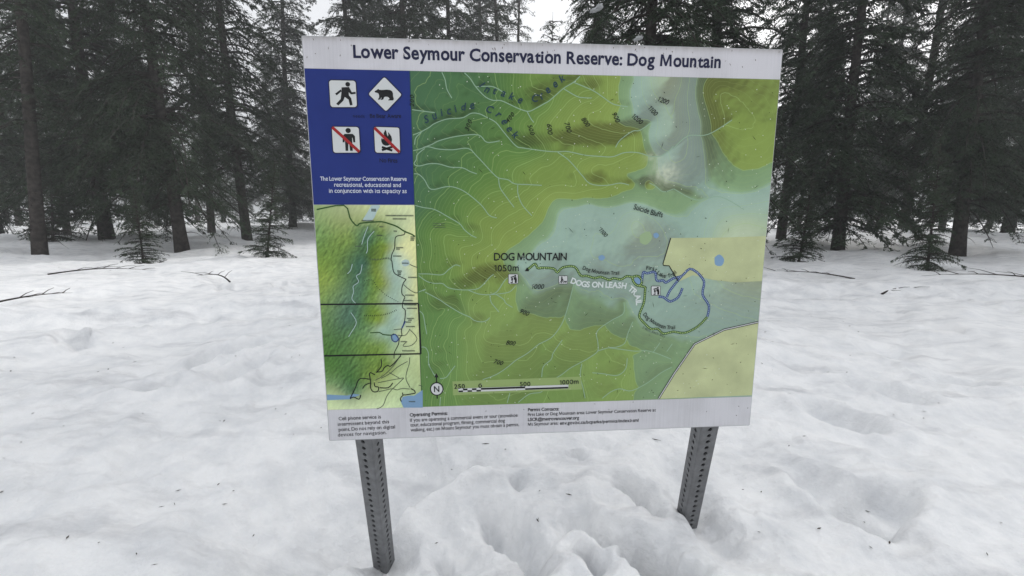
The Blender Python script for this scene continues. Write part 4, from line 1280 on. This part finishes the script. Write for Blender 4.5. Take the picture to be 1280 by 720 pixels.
def conifer_meshes(seed, H, zb, Lmax, droop, step, nper, leaf, gap, density, trunk_r):
    """hemlock-like tree: tapered trunk, limbs that sweep out and droop, flat sprays of leaf-sized faces"""
    rg = np.random.default_rng(seed)
    TV, TQ, n0 = [], [], 0
    zz = np.linspace(-0.6, H, 26)
    wob = np.stack([0.10 * np.sin(zz * 0.35 + rg.uniform(0, 6)) * zz / H, 0.10 * np.sin(zz * 0.28 + rg.uniform(0, 6)) * zz / H, zz], 1)
    rad = trunk_r * np.clip(1 - zz / H, 0.02, 1.2) ** 0.85 + 0.25 * trunk_r * np.exp(-np.maximum(zz, 0) / 0.5)
    v, q = tube(wob, rad, 10)
    trunk = fast_mesh('trunk', v, quads=q, smooth=True, material=M_bark)
    LV, LQ, m0 = [], [], 0
    if zb > 1:
        for k in range(int(zb * 7)):
            z0 = rg.uniform(0.6, zb + 1.5); az = rg.uniform(0, 2 * np.pi); L = rg.uniform(0.15, 1.3) * rg.uniform(0.4, 1)
            t = np.linspace(0, 1, 5)
            rr = trunk_r * 0.9 + L * t
            pth = np.stack([rr * math.cos(az) + 0.1 * L * np.sin(5 * t + az), rr * math.sin(az), z0 + L * (0.1 * t - rg.uniform(0.1, 0.7) * t ** 2)], 1)
            v, q = tube(pth, 0.014 * (1.1 - t), 4)
            TV.append(v); TQ.append(q + n0); n0 += len(v)
    z = zb
    while z < H - 0.25:
        f = (z - zb) / (H - zb)
        for k in range(nper if f < 0.85 else max(2, nper - 2)):
            if rg.random() < gap: continue
            az = rg.uniform(0, 2 * np.pi)
            L = Lmax * ((1 - f) ** 0.75) * (0.45 + 0.55 * min(1, f / 0.12 + 0.3)) * rg.uniform(0.55, 1.08)
            L = max(L, 0.25)
            z0 = z + rg.uniform(-0.5, 0.5) * step
            rise = rg.uniform(0.05, 0.35) + 0.35 * f
            dr = droop * rg.uniform(0.75, 1.25)
            d = np.array([math.cos(az), math.sin(az)])
            side = np.array([-d[1], d[0]])
            bend = rg.normal(0, 0.12)
            tx = np.interp(z0, zz, wob[:, 0]); ty = np.interp(z0, zz, wob[:, 1])
            def bp(t):
                t = np.asarray(t, float)
                r = L * t; s_ = bend * L * t * t
                return np.stack([tx + d[0] * r + side[0] * s_, ty + d[1] * r + side[1] * s_, z0 + L * (rise * t - dr * t ** 2.0)], -1)
            tt = np.linspace(0, 1, 6)
            r0 = 0.012 + 0.014 * L
            v, q = tube(bp(tt), r0 * (1 - 0.85 * tt), 4)
            TV.append(v); TQ.append(q + n0); n0 += len(v)
            # branchlets
            nb = max(4, int(L / (leaf * 1.15) * density))
            t = np.sort(rg.uniform(0.12, 1.0, nb))
            org = bp(t)
            for sgn in (-1, 1):
                lb = L * 0.36 * (1.05 - t) ** 0.7 * rg.uniform(0.5, 1.1, nb) + leaf * 0.9
                fw = rg.uniform(0.45, 0.95, nb)
                dirx = np.stack([d[0] * fw + sgn * side[0] * 0.85, d[1] * fw + sgn * side[1] * 0.85, rg.normal(-0.28, 0.16, nb)], 1)
                dirx /= np.linalg.norm(dirx, axis=1)[:, None]
                nl = int(np.clip(L * 0.36 / (leaf * 0.46), 3, 12))
                u = (np.arange(nl) + 0.5) / nl
                base = org[:, None] + dirx[:, None] * (lb[:, None] * u[None])[..., None]
                base[..., 2] -= 0.22 * lb[:, None] * u[None] ** 2
                base = base + rg.normal(0, leaf * 0.16, base.shape)
                # each leaf: rhombus along the branchlet, swung to one side
                sw = rg.normal(0, 0.75, base.shape[:2])
                lx = dirx[:, None, 0] * np.cos(sw) - dirx[:, None, 1] * np.sin(sw)
                ly = dirx[:, None, 0] * np.sin(sw) + dirx[:, None, 1] * np.cos(sw)
                lz = dirx[:, None, 2] + rg.normal(-0.25, 0.35, sw.shape)
                ld = np.stack([lx, ly, lz], -1); ld /= np.linalg.norm(ld, axis=-1)[..., None]
                wv = np.stack([-ly, lx, rg.normal(0, 0.5, sw.shape)], -1); wv /= np.linalg.norm(wv, axis=-1)[..., None]
                ll = leaf * rg.uniform(0.7, 1.3, sw.shape)[..., None]; ww = ll * rg.uniform(0.10, 0.17, sw.shape)[..., None]
                quad = np.stack([base - ld * ll * 0.5, base + wv * ww + ld * ll * 0.1, base + ld * ll * 0.6, base - wv * ww + ld * ll * 0.1], -2)
                quad = quad.reshape(-1, 3)
                LV.append(quad)
                LQ.append(np.arange(len(quad)).reshape(-1, 4) + m0); m0 += len(quad)
        z += step * rg.uniform(0.7, 1.3)
    limbs = fast_mesh('limbs', np.concatenate(TV), quads=np.concatenate(TQ), smooth=True, material=M_bark)
    crown = fast_mesh('crown', np.concatenate(LV), quads=np.concatenate(LQ), material=M_needle)
    print('tree', seed, len(crown.polygons))
    return trunk, limbs, crown

PROTO = {
    'near': conifer_meshes(31, 16.0, 1.6, 3.0, 0.85, 0.17, 5, 0.085, 0.05, 1.35, 0.19),
    'tall': conifer_meshes(32, 24.0, 3.0, 3.1, 0.90, 0.27, 5, 0.15, 0.10, 1.45, 0.19),
    'thin': conifer_meshes(33, 22.0, 4.0, 2.5, 0.75, 0.42, 4, 0.16, 0.22, 1.0, 0.17),
    'dense': conifer_meshes(34, 20.0, 1.2, 3.3, 0.75, 0.26, 6, 0.15, 0.10, 1.35, 0.21),
    'small': conifer_meshes(35, 5.0, 0.15, 1.25, 0.35, 0.13, 5, 0.075, 0.05, 1.0, 0.06),
}
TREEN = {'near': 'hemlock_tree', 'tall': 'hemlock_tree', 'thin': 'hemlock_tree', 'dense': 'fir_tree', 'small': 'young_fir_tree'}
def snow_at(x, y):
    return float(snow_h(np.array([x]), np.array([y]))[0])
def place_tree(kind, px, Y, H, label, group=None, rz=None, ref_y=25):
    """px: picture column where the tree shows at the picture row ref_y"""
    proto_h = {'near': 16.0, 'tall': 24.0, 'thin': 22.0, 'dense': 20.0, 'small': 5.0}[kind]
    d = ray(px, ref_y)
    x = d[0] / d[1] * Y
    rz = random.uniform(0, 6.28) if rz is None else rz
    o = empty(TREEN[kind], (x, Y, snow_at(x, Y) - 0.2), rz)
    k = H / proto_h
    w_ = random.uniform(0.75, 1.25) if kind == 'small' else random.uniform(0.92, 1.1)
    o.scale = (k * w_, k * w_ * random.uniform(0.92, 1.08), k)
    lean = 0.09 if kind == 'small' else 0.025
    o.rotation_euler = (random.gauss(0, lean), random.gauss(0, lean), rz)
    for nm, me in zip(('trunk', 'limbs', 'crown'), PROTO[kind]):
        c = link(nm, me, o)
        if nm != 'trunk':
            c['kind'] = 'stuff'
    tag(o, label, 'tree', group)
    if Y < 34:
        WELLS.append((x, Y, 0.5 if kind == 'small' else 1.0))
    return o
# trees seen over the sign
T_near = place_tree('near', 818, 10.5, 15.0, 'dark hemlock with heavy drooping limbs close behind the sign', rz=1.0)
place_tree('near', 905, 12.5, 14.0, 'dark hemlock standing just beyond the heavy limbed one', rz=3.3)
T_clump = place_tree('near', 748, 15.0, 11.5, 'shorter dark hemlock holding a clump of snow beside the white sky gap', rz=4.2)
place_tree('dense', 500, 23, 21, 'dense broad fir rising behind the blue corner of the sign', rz=0.4)
place_tree('tall', 436, 27, 23, 'tall hazy hemlock left of the dense broad fir', rz=2.4)
place_tree('tall', 562, 28, 24, 'tall hazy hemlock right of the dense broad fir', rz=0.9)
place_tree('thin', 628, 29, 25, 'sparse tall hemlock with its straight trunk showing through', rz=1.9)
place_tree('thin', 645, 37, 26, 'slim pale hemlock far behind the sparse tall one', rz=5.0)
place_tree('small', 681, 21, 9.3, 'slim young fir whose tip stands in the white sky gap', rz=0.3)
place_tree('tall', 602, 38, 29, 'tall misty hemlock between the hazy one and the straight trunked one', rz=4.0)
place_tree('tall', 532, 41, 30, 'tall pale hemlock far back between the dense fir and the hazy hemlock', rz=1.2)
place_tree('dense', 470, 33, 26, 'broad misty fir half hidden behind the dense broad fir', rz=2.0)
# forest to both sides
fr = random.Random(5)
spots = []
for px, Y, kind, H in ((300, 19, 'tall', 22), (215, 14, 'near', 15), (120, 17, 'dense', 19), (30, 12, 'thin', 18), (360, 32, 'dense', 22), (255, 27, 'thin', 23), (160, 30, 'tall', 25), (70, 26, 'tall', 24), (-20, 20, 'dense', 20), (10, 33, 'thin', 24),
                       (985, 18, 'tall', 21), (1060, 14, 'dense', 17), (1140, 19, 'thin', 22), (1215, 13, 'near', 15), (1275, 21, 'dense', 20), (1020, 29, 'dense', 22), (1110, 31, 'tall', 25), (1190, 28, 'tall', 24), (1250, 34, 'thin', 24), (1310, 16, 'tall', 20)):
    spots.append((px, Y, kind, H))
NB = {'tall': 'tall drooping hemlock in the forest beyond the snowfield', 'near': 'dark fine needled hemlock at the edge of the snowfield', 'dense': 'dense broad fir in the forest beyond the snowfield', 'thin': 'sparse slim hemlock in the forest beyond the snowfield'}
for px, Y, kind, H in spots:
    place_tree(kind, px, Y, H * fr.uniform(0.92, 1.06), NB[kind], 'forest edge: ' + kind + ' trees', ref_y=200)
for k in range(46):
    px = -60 + 1400 * (k + fr.uniform(-0.3, 0.3)) / 46
    Y = fr.uniform(40, 75)
    H = fr.uniform(19, 26)
    if 380 < px < 980:
        H = min(H, 1.0 + Y * 0.30)
    place_tree(fr.choice(['tall', 'dense', 'thin']), px, Y, H, 'far conifer standing in the misty back rows of the forest', 'far forest conifers', ref_y=200)
for px, Y, H in ((330, 11, 2.6), (175, 9.5, 1.9), (65, 15, 3.4), (1000, 10.5, 2.2), (1165, 9, 2.9), (1090, 22, 4)):
    place_tree('small', px, Y, H, 'small young fir poking out of the snow', 'young firs in the snow', ref_y=300)

make_snow()
# clumps of old snow caught on the limbs
def snow_clump(tree, px, py, size, seed):
    Y = tree.location.y - 2.0
    d = ray(px, py)
    c = CAM + d * (Y / d[1])
    bm = bmesh.new()
    bmesh.ops.create_icosphere(bm, subdivisions=4, radius=1)
    rg = np.random.default_rng(seed)
    o1, o2 = rg.uniform(0, 50, 2)
    for v in bm.verts:
        k = 1 + 0.75 * float(fbm(np.array([v.co.x * 1.9 + o1]), np.array([v.co.z * 1.9 + v.co.y * 1.3 + o2]), 3)[0])
        v.co = (v.co.x * k * size * 1.35, v.co.y * k * size, v.co.z * k * size * (0.75 if v.co.z > 0 else 0.35) + v.co.x * k * size * 0.45)
    M = Matrix.LocRotScale(tree.location, tree.rotation_euler, tree.scale).inverted() @ Matrix.Translation(Vector(c))
    bm.transform(M)
    me = bpy.data.meshes.new('snow_clump')
    bm.to_mesh(me); bm.free()
    me.polygons.foreach_set('use_smooth', [True] * len(me.polygons))
    me.materials.append(M_clump)
    link('snow_clump', me, tree)
snow_clump(T_near, 746, 12, 0.066, 3)
snow_clump(T_near, 797, 49, 0.055, 2)
# fallen twigs and needles on the snow
M_twig = mat('dead_twig', (0.045, 0.035, 0.028), 0.9, 0.1, 0.3, 40)
def twig(px, py, length, ang, label):
    x, y = ground_px(px, py, GROUND + 0.0)
    for _ in range(6):
        z = snow_at(x, y)
        x, y = ground_px(px, py, z)
    z = snow_at(x, y)
    dx, dy = math.cos(ang), math.sin(ang)
    n = 7
    path = [(t * dx * length + 0.08 * length * math.sin(3 * t + px), t * dy * length, 0.002 + 0.01 * abs(t) * length) for t in np.linspace(-0.5, 0.5, n)]
    v, q = tube(path, [0.0016 * (1.2 - abs(t)) for t in np.linspace(-0.9, 1, n)], 6)
    sv, sq = tube([path[3], (path[3][0] + 0.25 * length * dy, path[3][1] - 0.25 * length * dx + 0.1 * length, 0.008)], [0.001, 0.0005], 5)
    me = fast_mesh('fallen_twig', v, quads=q, smooth=True, material=M_twig)
    o = link('fallen_twig', me)
    o.location = (x, y, z + 0.001)
    link('side_shoot', fast_mesh('side_shoot', sv, quads=sq, smooth=True, material=M_twig), o)
    tag(o, label, 'twig', 'twigs lying on the snow')
twig(672, 651, 0.020, 2.2, 'tiny dark twig on the smooth snow hump in front of the sign')
twig(711, 619, 0.022, -0.4, 'tiny dark twig at the head of the deep furrow')
twig(608, 577, 0.040, 0.1, 'short dark twig on the crest of the snow rim')
twig(818, 550, 0.055, -0.5, 'thin bent twig on the snow bank under the sign edge')
def litter(seed):
    """needles and bark crumbs: thin in the open, thick under the trees"""
    rg = np.random.default_rng(seed)
    r = np.exp(rg.uniform(math.log(1.4), math.log(18), 420)); a = rg.uniform(-1.0, 1.0, 420)
    x = r * np.sin(a); y = r * np.cos(a)
    keep = (r > 2.7) | (np.abs(x) > 0.9) | (rg.random(420) < 0.22)
    xs, ys = [x[keep]], [y[keep]]
    for wx, wy, wr in WELLS:
        n = int(90 * wr)
        rr = np.abs(rg.normal(0, 1.5 * wr, n)) + 0.2; aa = rg.uniform(0, 2 * np.pi, n)
        xs.append(wx + rr * np.cos(aa)); ys.append(wy + rr * np.sin(aa))
    x = np.concatenate(xs); y = np.concatenate(ys); n = len(x); r = np.hypot(x, y)
    z = snow_h(x, y) + 0.003
    an = rg.uniform(0, math.pi, n); l = rg.uniform(0.003, 0.010, n) * (1 + r * 0.14); w = rg.uniform(0.0006, 0.0018, n) * (1 + r * 0.4)
    d = np.stack([np.cos(an), np.sin(an)], 1); p = np.stack([-np.sin(an), np.cos(an)], 1)
    c = np.stack([x, y], 1)
    V = np.stack([np.c_[c - d * l[:, None], z], np.c_[c + p * w[:, None], z + 0.001], np.c_[c + d * l[:, None], z + 0.001], np.c_[c - p * w[:, None], z]], 1).reshape(-1, 3)
    o = link('needle_litter', fast_mesh('needle_litter', V, quads=np.arange(len(V)).reshape(-1, 4), material=M_twig))
    tag(o, 'fallen conifer needles and bark crumbs strewn on the snow', 'litter', kind='stuff')
litter(9)
def fallen_branch(px, py, length, ang, seed):
    rg = np.random.default_rng(seed)
    x, y = ground_px(px, py)
    for _ in range(5):
        x, y = ground_px(px, py, snow_at(x, y))
    o = empty('fallen_branch', (x, y, snow_at(x, y) + 0.02), ang)
    t = np.linspace(0, 1, 9)
    pth = np.stack([length * (t - 0.5), 0.12 * length * np.sin(2.4 * t + seed), 0.05 * length * np.sin(3 * t)], 1)
    v, q = tube(pth, 0.013 * (1.1 - t), 6)
    link('stem', fast_mesh('stem', v, quads=q, smooth=True, material=M_bark), o)
    for k in range(6):
        i = 2 + k
        sg = 1 if k % 2 else -1
        l = length * rg.uniform(0.12, 0.34)
        tip = pth[i] + np.array([l * 0.7, sg * l * 0.7, rg.uniform(-0.02, 0.25) * l])
        v, q = tube([pth[i], (pth[i] + tip) / 2 + [0, 0, 0.04 * l], tip], [0.006, 0.004, 0.002], 5)
        link('side_shoot', fast_mesh('side_shoot', v, quads=q, smooth=True, material=M_bark), o)
    tag(o, 'bare forked branch fallen on the snow near the trees', 'branch', 'branches fallen at the forest edge')
for k, (px, py, l, a) in enumerate(((130, 342, 1.5, 0.5), (262, 352, 1.1, 2.6), (40, 395, 0.8, 1.1), (1012, 346, 1.3, 2.2), (1130, 372, 0.9, 0.3), (1235, 350, 1.6, 2.9))):
    fallen_branch(px, py, l, a, 40 + k)

# ================================================================== MISTY AIR
hz = bpy.data.materials.new('misty_air')
hz.use_nodes = True
ht = hz.node_tree
ht.nodes.remove(ht.nodes['Principled BSDF'])
pv = ht.nodes.new('ShaderNodeVolumePrincipled')
pv.inputs['Color'].default_value = (0.93, 0.95, 0.97, 1)
pv.inputs['Density'].default_value = 0.0040
ht.links.new(pv.outputs[0], ht.nodes['Material Output'].inputs['Volume'])
bx = 470; z0, z1 = -4.0, 32.0
haze = mesh_obj('haze', [(-bx, -bx, z0), (bx, -bx, z0), (bx, bx, z0), (-bx, bx, z0), (-bx, -bx, z1), (bx, -bx, z1), (bx, bx, z1), (-bx, bx, z1)],
                [(0, 3, 2, 1), (4, 5, 6, 7), (0, 1, 5, 4), (1, 2, 6, 5), (2, 3, 7, 6), (3, 0, 4, 7)], hz)
tag(haze, 'thin pale mist hanging among the trees', 'mist', kind='stuff')
